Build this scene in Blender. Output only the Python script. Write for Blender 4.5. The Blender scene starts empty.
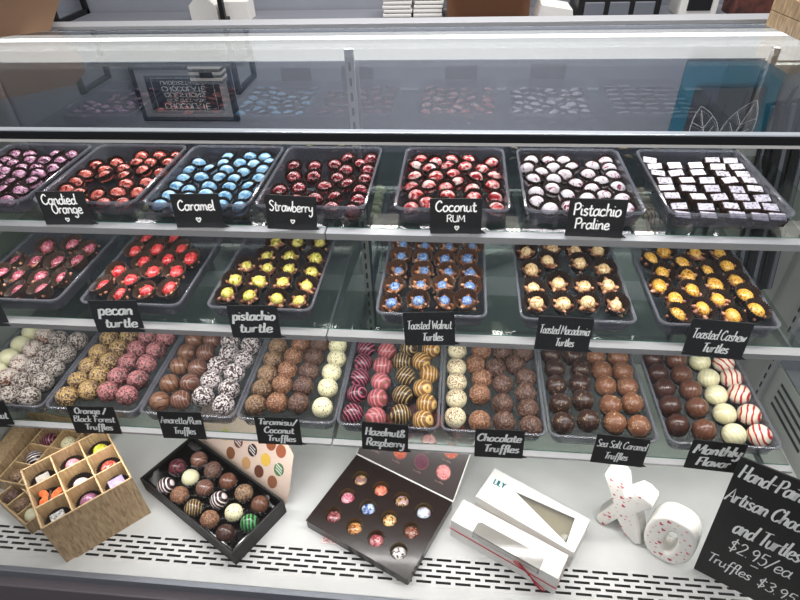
import bpy, bmesh, math, random
from math import pi, sin, cos, radians
from mathutils import Vector, Matrix, noise
random.seed(7)
SC = bpy.context.scene
COL = SC.collection
ZC = 1.62            # height of the eye point over the floor; the scene is measured from it and lifted at the end

# ------------------------------------------------------------------ materials
def srgb(r, g, b):
    def f(c):
        c /= 255.0
        return c/12.92 if c <= .04045 else ((c+.055)/1.055)**2.4
    return (f(r), f(g), f(b), 1)
class NT:
    def __init__(s, name):
        s.m = bpy.data.materials.new(name); s.m.use_nodes = True
        s.t = s.m.node_tree; s.t.nodes.clear()
        s.out = s.n('ShaderNodeOutputMaterial')
    def n(s, kind, **kw):
        nd = s.t.nodes.new(kind)
        for k, v in kw.items():
            if isinstance(v, tuple) and k.startswith('i_'): nd.inputs[k[2:].replace('_', ' ')].default_value = v
            elif k.startswith('i_'): nd.inputs[k[2:].replace('_', ' ')].default_value = v
            else: setattr(nd, k, v)
        return nd
    def l(s, a, b): s.t.links.new(a, b)
def bsdf(T, col, rough=.5, metal=0, spec=.5, coat=0, coat_rough=.1):
    p = T.n('ShaderNodeBsdfPrincipled')
    p.inputs['Base Color'].default_value = col
    p.inputs['Roughness'].default_value = rough
    p.inputs['Metallic'].default_value = metal
    p.inputs['Specular IOR Level'].default_value = spec
    p.inputs['Coat Weight'].default_value = coat
    p.inputs['Coat Roughness'].default_value = coat_rough
    T.l(p.outputs[0], T.out.inputs[0])
    return p
def plain(name, col, rough=.5, metal=0, spec=.5, coat=0, bump=0, bscale=300):
    T = NT(name); p = bsdf(T, col, rough, metal, spec, coat)
    tc = T.n('ShaderNodeTexCoord')
    nz = T.n('ShaderNodeTexNoise'); nz.inputs['Scale'].default_value = bscale; T.l(tc.outputs['Object'], nz.inputs['Vector'])
    # faint variation of the thing's own colour
    mx = T.n('ShaderNodeMix', data_type='RGBA'); mx.inputs['A'].default_value = col
    mx.inputs['B'].default_value = (col[0]*.88, col[1]*.88, col[2]*.88, 1); T.l(nz.outputs['Fac'], mx.inputs['Factor'])
    T.l(mx.outputs['Result'], p.inputs['Base Color'])
    if bump:
        b = T.n('ShaderNodeBump'); b.inputs['Strength'].default_value = bump; b.inputs['Distance'].default_value = .001
        T.l(nz.outputs['Fac'], b.inputs['Height']); T.l(b.outputs[0], p.inputs['Normal'])
    return T.m
def clear(name, tint, haze=0, hazecol=(.6, .62, .68, 1), ior=1.45, rough=.03):
    T = NT(name)
    tr = T.n('ShaderNodeBsdfTransparent'); tr.inputs[0].default_value = tint
    gl = T.n('ShaderNodeBsdfGlossy'); gl.inputs['Roughness'].default_value = rough
    fr = T.n('ShaderNodeFresnel'); ge = T.n('ShaderNodeNewGeometry')
    io = T.n('ShaderNodeMapRange'); io.inputs[3].default_value = ior; io.inputs[4].default_value = 1/ior   # same reflectance from both sides of a thin pane
    T.l(ge.outputs['Backfacing'], io.inputs[0]); T.l(io.outputs[0], fr.inputs[0])
    m1 = T.n('ShaderNodeMixShader'); T.l(fr.outputs[0], m1.inputs[0])
    if haze:
        df = T.n('ShaderNodeBsdfDiffuse'); df.inputs[0].default_value = hazecol
        m0 = T.n('ShaderNodeMixShader'); m0.inputs[0].default_value = haze
        T.l(tr.outputs[0], m0.inputs[1]); T.l(df.outputs[0], m0.inputs[2]); T.l(m0.outputs[0], m1.inputs[1])
    else: T.l(tr.outputs[0], m1.inputs[1])
    T.l(gl.outputs[0], m1.inputs[2]); T.l(m1.outputs[0], T.out.inputs[0])
    return T.m
def glow(name, col, s):
    T = NT(name); e = T.n('ShaderNodeEmission'); e.inputs[0].default_value = col; e.inputs[1].default_value = s
    T.l(e.outputs[0], T.out.inputs[0]); return T.m
def mottled(name, cols, scale=120, rough=.25, coat=.4, dist=0, detail=3, stops=None, bump=0):
    T = NT(name); p = bsdf(T, cols[0], rough, coat=coat)
    tc = T.n('ShaderNodeTexCoord'); oi = T.n('ShaderNodeObjectInfo')
    ad = T.n('ShaderNodeVectorMath', operation='MULTIPLY_ADD')
    ad.inputs[1].default_value = (1, 1, 1); T.l(tc.outputs['Object'], ad.inputs[0])
    T.l(oi.outputs['Random'], ad.inputs[2])
    nz = T.n('ShaderNodeTexNoise'); nz.inputs['Scale'].default_value = scale; nz.inputs['Detail'].default_value = detail
    nz.inputs['Distortion'].default_value = dist; T.l(ad.outputs[0], nz.inputs['Vector'])
    cr = T.n('ShaderNodeValToRGB'); e = cr.color_ramp.elements
    stops = stops or [.35 + .3*i/(len(cols)-1) for i in range(len(cols))]
    e[0].position = stops[0]; e[0].color = cols[0]; e[1].position = stops[-1]; e[1].color = cols[-1]
    for i in range(1, len(cols)-1):
        q = e.new(stops[i]); q.color = cols[i]
    T.l(nz.outputs['Fac'], cr.inputs[0]); T.l(cr.outputs[0], p.inputs['Base Color'])
    if bump:
        b = T.n('ShaderNodeBump'); b.inputs['Strength'].default_value = bump; b.inputs['Distance'].default_value = .001
        T.l(nz.outputs['Fac'], b.inputs['Height']); T.l(b.outputs[0], p.inputs['Normal'])
    return T.m
def striped(name, base, stripe, k=900, thr=.45, warp=.25, rough=.28, stripe2=None):
    """drizzled lines running round a truffle"""
    T = NT(name); p = bsdf(T, base, rough, coat=.25)
    tc = T.n('ShaderNodeTexCoord')
    nz = T.n('ShaderNodeTexNoise'); nz.inputs['Scale'].default_value = 55; T.l(tc.outputs['Object'], nz.inputs['Vector'])
    sx = T.n('ShaderNodeSeparateXYZ'); T.l(tc.outputs['Object'], sx.inputs[0])
    a = T.n('ShaderNodeMath', operation='MULTIPLY'); a.inputs[1].default_value = k; T.l(sx.outputs[0], a.inputs[0])
    w = T.n('ShaderNodeMath', operation='MULTIPLY_ADD'); w.inputs[1].default_value = warp*22; T.l(nz.outputs['Fac'], w.inputs[0]); T.l(a.outputs[0], w.inputs[2])
    s = T.n('ShaderNodeMath', operation='SINE'); T.l(w.outputs[0], s.inputs[0])
    r = T.n('ShaderNodeMapRange'); r.inputs[1].default_value = thr; r.inputs[2].default_value = thr+.18; T.l(s.outputs[0], r.inputs[0])
    mx = T.n('ShaderNodeMix', data_type='RGBA'); mx.inputs['A'].default_value = base; mx.inputs['B'].default_value = stripe
    T.l(r.outputs[0], mx.inputs['Factor']); T.l(mx.outputs['Result'], p.inputs['Base Color'])
    b = T.n('ShaderNodeBump'); b.inputs['Strength'].default_value = .8; b.inputs['Distance'].default_value = .0008
    T.l(r.outputs[0], b.inputs['Height']); T.l(b.outputs[0], p.inputs['Normal'])
    return T.m
def chipmat(name, base, chip, rough=.55, tint=None):
    """chocolate rolled in flakes or chopped nuts: the 'chip' colour attribute tells flake from chocolate"""
    T = NT(name); p = bsdf(T, base, rough)
    at = T.n('ShaderNodeAttribute', attribute_name='chip')
    sp = T.n('ShaderNodeSeparateColor'); T.l(at.outputs['Color'], sp.inputs[0])
    c2 = tint or (chip[0]*.72, chip[1]*.68, chip[2]*.68, 1)
    m0 = T.n('ShaderNodeMix', data_type='RGBA'); m0.inputs['A'].default_value = c2; m0.inputs['B'].default_value = chip
    T.l(sp.outputs[1], m0.inputs['Factor'])
    mx = T.n('ShaderNodeMix', data_type='RGBA'); mx.inputs['A'].default_value = base
    T.l(m0.outputs['Result'], mx.inputs['B']); T.l(sp.outputs[0], mx.inputs['Factor'])
    T.l(mx.outputs['Result'], p.inputs['Base Color'])
    return T.m
def wood(name, c1, c2, sc=1):
    T = NT(name); p = bsdf(T, c1, .55)
    tc = T.n('ShaderNodeTexCoord'); mp = T.n('ShaderNodeMapping'); mp.inputs['Scale'].default_value = (60*sc, 60*sc, 9*sc)
    T.l(tc.outputs['Object'], mp.inputs[0])
    nz = T.n('ShaderNodeTexNoise'); nz.inputs['Scale'].default_value = 4.5; nz.inputs['Detail'].default_value = 6; nz.inputs['Distortion'].default_value = .6
    T.l(mp.outputs[0], nz.inputs['Vector'])
    cr = T.n('ShaderNodeValToRGB'); e = cr.color_ramp.elements
    e[0].position = .32; e[0].color = c2; e[1].position = .66; e[1].color = c1
    T.l(nz.outputs['Fac'], cr.inputs[0]); T.l(cr.outputs[0], p.inputs['Base Color'])
    b = T.n('ShaderNodeBump'); b.inputs['Strength'].default_value = .3; b.inputs['Distance'].default_value = .0006
    T.l(nz.outputs['Fac'], b.inputs['Height']); T.l(b.outputs[0], p.inputs['Normal'])
    return T.m

M = {}
M['deck'] = plain('white_enamel', srgb(216, 216, 214), .38, bscale=30)
M['dark'] = plain('black_plastic', srgb(16, 16, 17), .45)
M['slot'] = plain('dark_trough', srgb(46, 46, 48), .8)
M['alu'] = plain('brushed_aluminium', srgb(182, 182, 184), .48, .6)
M['alud'] = plain('grey_aluminium', srgb(128, 132, 140), .42, .35)
M['base'] = plain('charcoal_laminate', srgb(104, 97, 102), .5)
M['panel'] = plain('pale_grey_liner', srgb(160, 164, 160), .45, bscale=20)
M['white'] = plain('white_card', srgb(236, 233, 228), .6)
M['whitegloss'] = plain('white_glaze', srgb(244, 240, 232), .14, coat=.6)
M['header'] = glow('glowing_panel', (1, .94, .85, 1), 2.0)  # glow stands in for LED light falling on the white panel
M['kraft'] = plain('kraft_card', srgb(140, 108, 84), .8, bump=.2)
M['cup'] = plain('dark_paper_cup', srgb(46, 34, 28), .5, bump=.1)
M['cup2'] = plain('brown_glassine_cup', srgb(74, 58, 48), .32, coat=.3)
M['cup3'] = plain('copper_glassine_cup', srgb(92, 66, 50), .3, coat=.3)
M['board'] = plain('chalkboard_black', srgb(16, 15, 16), .55, bscale=60)
M['chalk'] = plain('white_paint_pen', srgb(248, 248, 246), .6)
M['glass'] = clear('shelf_glass', (.80, .84, .81, 1), ior=1.4)
M['edge'] = clear('green_glass_edge', (.35, .62, .55, 1), haze=.45, hazecol=srgb(120, 190, 172))
M['pane'] = clear('front_pane', (.985, .99, .99, 1), ior=1.3)
M['topglass'] = clear('top_pane', (.74, .77, .80, 1), ior=2.15, rough=.006)
M['tray'] = clear('clear_acrylic', (.76, .75, .78, 1), haze=.15, hazecol=srgb(84, 82, 92), rough=.08)
M['trayrim'] = clear('acrylic_rim', (.74, .74, .77, 1), haze=.38, hazecol=srgb(138, 138, 148), rough=.1)
M['traywall'] = clear('acrylic_wall', (.76, .76, .80, 1), haze=.20, hazecol=srgb(118, 117, 126), rough=.1)
M['led'] = glow('led_tube', (1, .95, .87, 1), 9)
M['choc'] = mottled('dark_chocolate', [srgb(48, 29, 22), srgb(64, 40, 30)], 60, .35, .15)
M['milk'] = mottled('milk_chocolate', [srgb(112, 66, 44), srgb(134, 82, 56)], 60, .35, .15)
M['nuts'] = mottled('caramel_nuts', [srgb(78, 42, 28), srgb(150, 96, 66), srgb(214, 168, 126)], 130, .3, .3)
M['nutsred'] = mottled('red_brown_nuts', [srgb(78, 38, 30), srgb(146, 88, 64), srgb(214, 164, 128)], 130, .3, .3)
M['red'] = plain('red_cord', srgb(180, 26, 44), .5)
M['wood'] = wood('light_oak', srgb(190, 162, 124), srgb(136, 110, 80))
M['woodin'] = wood('pale_plywood', srgb(214, 186, 142), srgb(190, 156, 112))
M['mirror'] = None
T = NT('smoked_mirror_door'); d = T.n('ShaderNodeBsdfDiffuse'); d.inputs[0].default_value = srgb(96, 104, 116)
g = T.n('ShaderNodeBsdfGlossy'); g.inputs[1].default_value = .025; g.inputs[0].default_value = (.85, .9, .95, 1)
x = T.n('ShaderNodeMixShader'); x.inputs[0].default_value = .42
T.l(d.outputs[0], x.inputs[1]); T.l(g.outputs[0], x.inputs[2]); T.l(x.outputs[0], T.out.inputs[0]); M['mirror'] = T.m

# ------------------------------------------------------------------ mesh helpers
def link(o, parent=None):
    COL.objects.link(o)
    if parent: o.parent = parent
    return o
def obj(name, bm, mats, parent=None, smooth=False, loc=None, rot=None):
    me = bpy.data.meshes.new(name); bm.normal_update(); bm.to_mesh(me); bm.free()
    for m in (mats if isinstance(mats, (list, tuple)) else [mats]): me.materials.append(m)
    if smooth: me.polygons.foreach_set('use_smooth', [True]*len(me.polygons))
    o = bpy.data.objects.new(name, me); link(o, parent)
    if loc is not None: o.location = loc
    if rot is not None: o.rotation_euler = rot
    return o
def thing(o, label, cat, group=None):
    o['label'] = label; o['category'] = cat
    if group: o['group'] = group
    return o
def empty(name, loc, rz=0):
    o = bpy.data.objects.new(name, None); o.empty_display_size = .02; COL.objects.link(o); o.location = loc; o.rotation_euler = (0, 0, rz)
    return o
def structure(name, bm, m, **k):
    o = obj(name, bm, m, **k); o['kind'] = 'structure'; return o
def BM(): return bmesh.new()
def box(bm, x0, x1, y0, y1, z0, z1, mi=0, bev=0, mat=None):
    vs = [bm.verts.new((x, y, z)) for z in (z0, z1) for y in (y0, y1) for x in (x0, x1)]
    if mat is not None:
        for v in vs: v.co = mat @ v.co
    F = [(0, 2, 3, 1), (4, 5, 7, 6), (0, 1, 5, 4), (2, 6, 7, 3), (0, 4, 6, 2), (1, 3, 7, 5)]
    fs = [bm.faces.new([vs[i] for i in f]) for f in F]
    for f in fs: f.material_index = mi
    if bev:
        es = list({e for f in fs for e in f.edges})
        r = bmesh.ops.bevel(bm, geom=es, offset=bev, segments=2, affect='EDGES', profile=.6, clamp_overlap=True)
        for f in r['faces']: f.material_index = mi
    return vs
def loft(bm, rings, mi=0, cap0=True, cap1=True, closed=True):
    R = [[bm.verts.new(p) for p in r] for r in rings]
    n = len(R[0])
    for a, b in zip(R, R[1:]):
        for i in range(n if closed else n-1):
            f = bm.faces.new((a[i], a[(i+1) % n], b[(i+1) % n], b[i])); f.material_index = mi
    if cap0: bm.faces.new(R[0][::-1]).material_index = mi
    if cap1: bm.faces.new(R[-1]).material_index = mi
    return R
def rrect(x0, x1, y0, y1, r, z, n=4):
    p = []
    for cx, cy, a in ((x1-r, y0+r, -pi/2), (x1-r, y1-r, 0), (x0+r, y1-r, pi/2), (x0+r, y0+r, pi)):
        for i in range(n+1):
            t = a + pi/2*i/n; p.append((cx+r*cos(t), cy+r*sin(t), z))
    return p
def lathe(bm, prof, n=24, mi=0, cx=0, cy=0, cap0=True, cap1=True):
    return loft(bm, [[(cx+r*cos(2*pi*i/n), cy+r*sin(2*pi*i/n), z) for i in range(n)] for r, z in prof], mi, cap0, cap1)
def prism(bm, poly, y0, y1, mi=0, M4=None):
    """polygon in XZ extruded along Y"""
    a = [bm.verts.new((x, y0, z)) for x, z in poly]; b = [bm.verts.new((x, y1, z)) for x, z in poly]
    if M4 is not None:
        for v in a+b: v.co = M4 @ v.co
    n = len(a); fs = [bm.faces.new(a), bm.faces.new(b[::-1])]
    for i in range(n): fs.append(bm.faces.new((a[i], b[i], b[(i+1) % n], a[(i+1) % n])))
    for f in fs: f.material_index = mi
    bmesh.ops.recalc_face_normals(bm, faces=fs)
    return fs
def flat(bm, poly, z0, z1, mi=0):
    """polygon in XY extruded along Z"""
    a = [bm.verts.new((x, y, z0)) for x, y in poly]; b = [bm.verts.new((x, y, z1)) for x, y in poly]
    n = len(a); fs = [bm.faces.new(a), bm.faces.new(b[::-1])]
    for i in range(n): fs.append(bm.faces.new((a[i], b[i], b[(i+1) % n], a[(i+1) % n])))
    for f in fs: f.material_index = mi
    bmesh.ops.recalc_face_normals(bm, faces=fs)
def tube(bm, pts, r, n=8, mi=0, closed=False):
    pts = [Vector(p) for p in pts]; rings = []; up = Vector((0, 0, 1)); N = len(pts)
    for i, p in enumerate(pts):
        if closed: t = pts[(i+1) % N]-pts[i-1]
        else: t = pts[min(i+1, N-1)]-pts[max(i-1, 0)]
        t.normalize()
        a = t.cross(up)
        if a.length < .05: a = t.cross(Vector((0, 1, 0)))
        a.normalize(); b = a.cross(t)
        rings.append([p+a*r*cos(2*pi*k/n)+b*r*sin(2*pi*k/n) for k in range(n)])
    if closed: rings.append(rings[0])
    loft(bm, rings, mi, not closed, not closed)
    if closed: bmesh.ops.remove_doubles(bm, verts=bm.verts, dist=1e-6)
def smoothline(pts, k=6):
    if len(pts) < 3: return [Vector(p) for p in pts]
    P = [Vector(p) for p in pts]; P = [P[0]*2-P[1]]+P+[P[-1]*2-P[-2]]; out = []
    for i in range(1, len(P)-2):
        for j in range(k):
            t = j/k; a, b, c, d = P[i-1], P[i], P[i+1], P[i+2]
            out.append(.5*((2*b)+(c-a)*t+(2*a-5*b+4*c-d)*t*t+(3*b-a-3*c+d)*t**3))
    out.append(P[-2]); return out

# ------------------------------------------------------------------ pen-stroke alphabet for the hand lettering
G = {
'a': (4, '3.1,3.3 1.8,4 .4,2.6 .6,.5 1.7,0 3,1.3|3.4,4.4 3.2,2.4 3.3,.8 4.2,.2'),
'b': (3.8, '.6,7.5 .5,3 .6,.3 2,0 3.2,1.2 3,3 1.8,3.6 .6,2.4'),
'c': (3.5, '3,3.3 1.8,4 .5,2.8 .5,.9 1.8,0 3.4,.8'),
'd': (4, '3.1,3 1.8,3.9 .4,2.5 .6,.5 1.7,0 3,1.2|3.6,7.6 3.3,4 3.3,.9 4.2,.2'),
'e': (3.5, '.5,1.8 2.8,2.4 2.6,3.8 1.4,4 .4,2.4 .7,.5 2,0 3.5,.9'),
'f': (2.8, '3.2,6.8 2.2,7.5 1.4,6 1.4,0 1.2,-2.5|.3,3.6 2.8,3.8'),
'g': (4, '3.2,3.2 1.8,4 .4,2.6 .8,.6 2,.3 3,1.6 3.3,4 3.2,-1.6 2,-3 .6,-2'),
'h': (3.9, '.6,7.5 .5,0 .7,2.6 2,4 3,3.2 3,.6 4,.3'),
'i': (1.6, '.6,4 .6,.8 1.5,.2|.7,5.6 .9,5.9'),
'k': (3.6, '.6,7.5 .5,0|3,3.8 .8,2 3.2,0'),
'l': (1.7, '.6,7.5 .6,.9 1.6,.2'),
'm': (5.4, '.4,4 .5,0 .7,2.8 1.8,4 2.4,3 2.4,0 2.7,2.8 3.8,4 4.5,3 4.5,.6 5.4,.3'),
'n': (3.8, '.4,4 .5,0 .7,2.6 2,4 2.9,3 2.9,.6 3.8,.3'),
'o': (3.7, '1.9,4 .5,2.8 .6,.6 1.9,0 3.2,1.4 3,3.3 1.9,4'),
'p': (3.6, '.5,4 .5,-3|.5,2.8 1.8,4 3.1,2.8 2.8,.6 1.6,0 .5,1'),
'r': (2.9, '.4,4 .5,0 .7,2.6 1.6,3.9 2.7,3.6'),
's': (3.1, '2.8,3.4 1.6,4 .6,3 1.6,2.1 2.7,1.2 1.8,0 .3,.5'),
't': (2.9, '1.3,6.2 1.2,1 2,0 3,.6|.1,4 2.7,4.2'),
'u': (3.9, '.4,4 .5,1 1.6,0 2.9,1.3 3,4 3,.8 3.9,.3'),
'v': (3.4, '.3,4 1.5,.1 3.2,4'),
'w': (4.4, '.3,4 1,.2 2.2,3.4 3.2,.2 4.4,4'),
'y': (3.7, '.4,4 .6,1.6 1.8,1 3,2.2|3.1,4 3,-1.4 1.8,-3 .4,-2'),
'z': (3.6, '.4,3.8 3,3.8 .5,.2 3.4,.2'),
'A': (4.8, '.2,0 2.4,7.2 4.4,0|1,2.6 3.8,2.8'),
'B': (4.6, '.8,7 .7,0|.2,6.6 2.6,7.2 3.8,5.6 .8,3.9 4,3 3.6,.6 .6,0'),
'C': (4.7, '4.2,5.8 2.8,7.2 .6,4.8 .7,1.4 2.6,0 4.4,1.4'),
'D': (4.7, '.8,7 .7,0|.3,7 3,6.6 4.3,3.6 3,.4 .6,0'),
'E': (4, '3.6,7 .7,7 .7,0 3.7,0|.7,3.6 3,3.7'),
'F': (4.2, '1,7 .9,0|.2,6.8 4.2,7.2|.9,3.6 3.4,3.8'),
'H': (4.8, '.7,7.2 .6,0|4,7.2 3.9,0|.6,3.6 4,3.7'),
'I': (1.6, '.8,7 .8,0'),
'K': (4.2, '.7,7 .7,0|3.8,7 .8,3.4 4,0'),
'L': (3.8, '.7,7 .7,0 3.6,0'),
'M': (5.8, '.5,0 1,7|1,7 2.8,2 4.8,7|4.8,7 5.3,0'),
'N': (4.6, '.6,0 .6,7|.6,7 4,0|4,0 4,7'),
'O': (5, '2.6,7.2 .7,5.2 .7,1.6 2.5,0 4.4,2 4.2,5.6 2.6,7.2'),
'P': (4.3, '.8,7 .7,0|.2,6.5 2.8,7.3 4,5.4 2.8,3.6 .8,3.4'),
'Q': (5, '2.6,7.2 .7,5.2 .7,1.6 2.5,0 4.4,2 4.2,5.6 2.6,7.2|2.8,1.8 4.6,-.6'),
'R': (4.6, '.8,7 .7,0|.2,6.5 2.8,7.3 4,5.4 2.6,3.7 .8,3.5|2.4,3.6 4.4,0'),
'S': (4.3, '3.8,6.2 2.2,7.3 .7,5.6 2.2,3.9 3.8,2.2 2.4,0 .4,1'),
'T': (4.4, '2.5,7 2.3,0|.2,6.8 4.8,7.2'),
'U': (4.5, '.6,7 .6,1.6 2.2,0 3.9,1.6 4,7 4,0'),
'W': (6, '.4,7 1.5,0|1.5,0 3,5|3,5 4.4,0|4.4,0 5.6,7'),
'Y': (4.4, '.3,7 2.3,3.6|4.2,7 2.3,3.6 2.2,0'),
'2': (4, '.6,5.6 1.8,7.1 3.4,5.8 2.6,3.4 .5,.2|.5,.2 3.7,.3'),
'3': (4, '.6,6.4 2.2,7.1 3.4,5.6 1.8,3.8|1.8,3.8 3.6,2.4 2.6,.1 .4,.6'),
'5': (4, '3.5,7 1,7|1,7 .8,4|.8,4 2.6,4.3 3.5,2.4 2.4,0 .5,.6'),
'9': (4, '3.2,5 1.8,3.6 .6,5.2 1.8,7 3.2,5.6 3.2,3 2.6,0'),
'$': (4.2, '3.6,5.6 2,6.4 .7,5 2,3.6 3.5,2.2 2.1,.7 .5,1.5|2.1,8 2,-.8'),
'.': (1.8, '.7,.1 1,.3'), '-': (3.4, '.5,3.2 2.9,3.4'), '_': (3.2, '.2,-.6 3,-.4'), '/': (3.6, '.2,-.6 3.4,7.4'),
'&': (4.6, '4.2,.2 1,5 1.6,6.8 3,5.8 .8,2.6 1.2,.3 3,.4 4,2.8'),
"'": (1.2, '.6,7.4 .4,6'), ' ': (2.2, ''),
'~': (4.6, '2,0 .2,2.8 .9,4 2,3 3.1,4 3.8,2.8 2,0'),
}
def write(bm, text, x, z, size, pen=.12, shear=.22, width=None, y=0, align='c', brush=True, mi=0):
    """size = x-height in metres; letters are laid in the local XZ plane, facing -Y"""
    s = size/4; total = sum(G[c][0] for c in text)*s
    sx = width/total if width else 1
    if align == 'c': x = x-total*sx/2
    for c in text:
        adv, data = G[c]
        for st in data.split('|'):
            if not st: continue
            pts = [tuple(float(q) for q in p.split(',')) for p in st.split()]
            if c in "HLMNTAEFKIWY25'/" and len(pts) <= 3: line = [Vector((a, b, 0)) for a, b in pts]
            else: line = smoothline([(a, b, 0) for a, b in pts], 4)
            L = []
            for p in line: L.append((x+(p.x+p.y*shear)*s*sx, z+p.y*s))
            prev = None
            for i, (px, pz) in enumerate(L):
                ax, az = L[max(i-1, 0)]; bx, bz = L[min(i+1, len(L)-1)]
                dx, dz = bx-ax, bz-az; q = math.hypot(dx, dz) or 1; dx /= q; dz /= q
                w = size*pen*min(1, max(.55, sx))*((.62+.75*abs(dz)) if brush else 1)
                a = bm.verts.new((px-dz*w, y, pz+dx*w)); b = bm.verts.new((px+dz*w, y, pz-dx*w))
                if prev: bm.faces.new((prev[0], prev[1], b, a)).material_index = mi
                prev = (a, b)
        x += adv*s*sx
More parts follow.
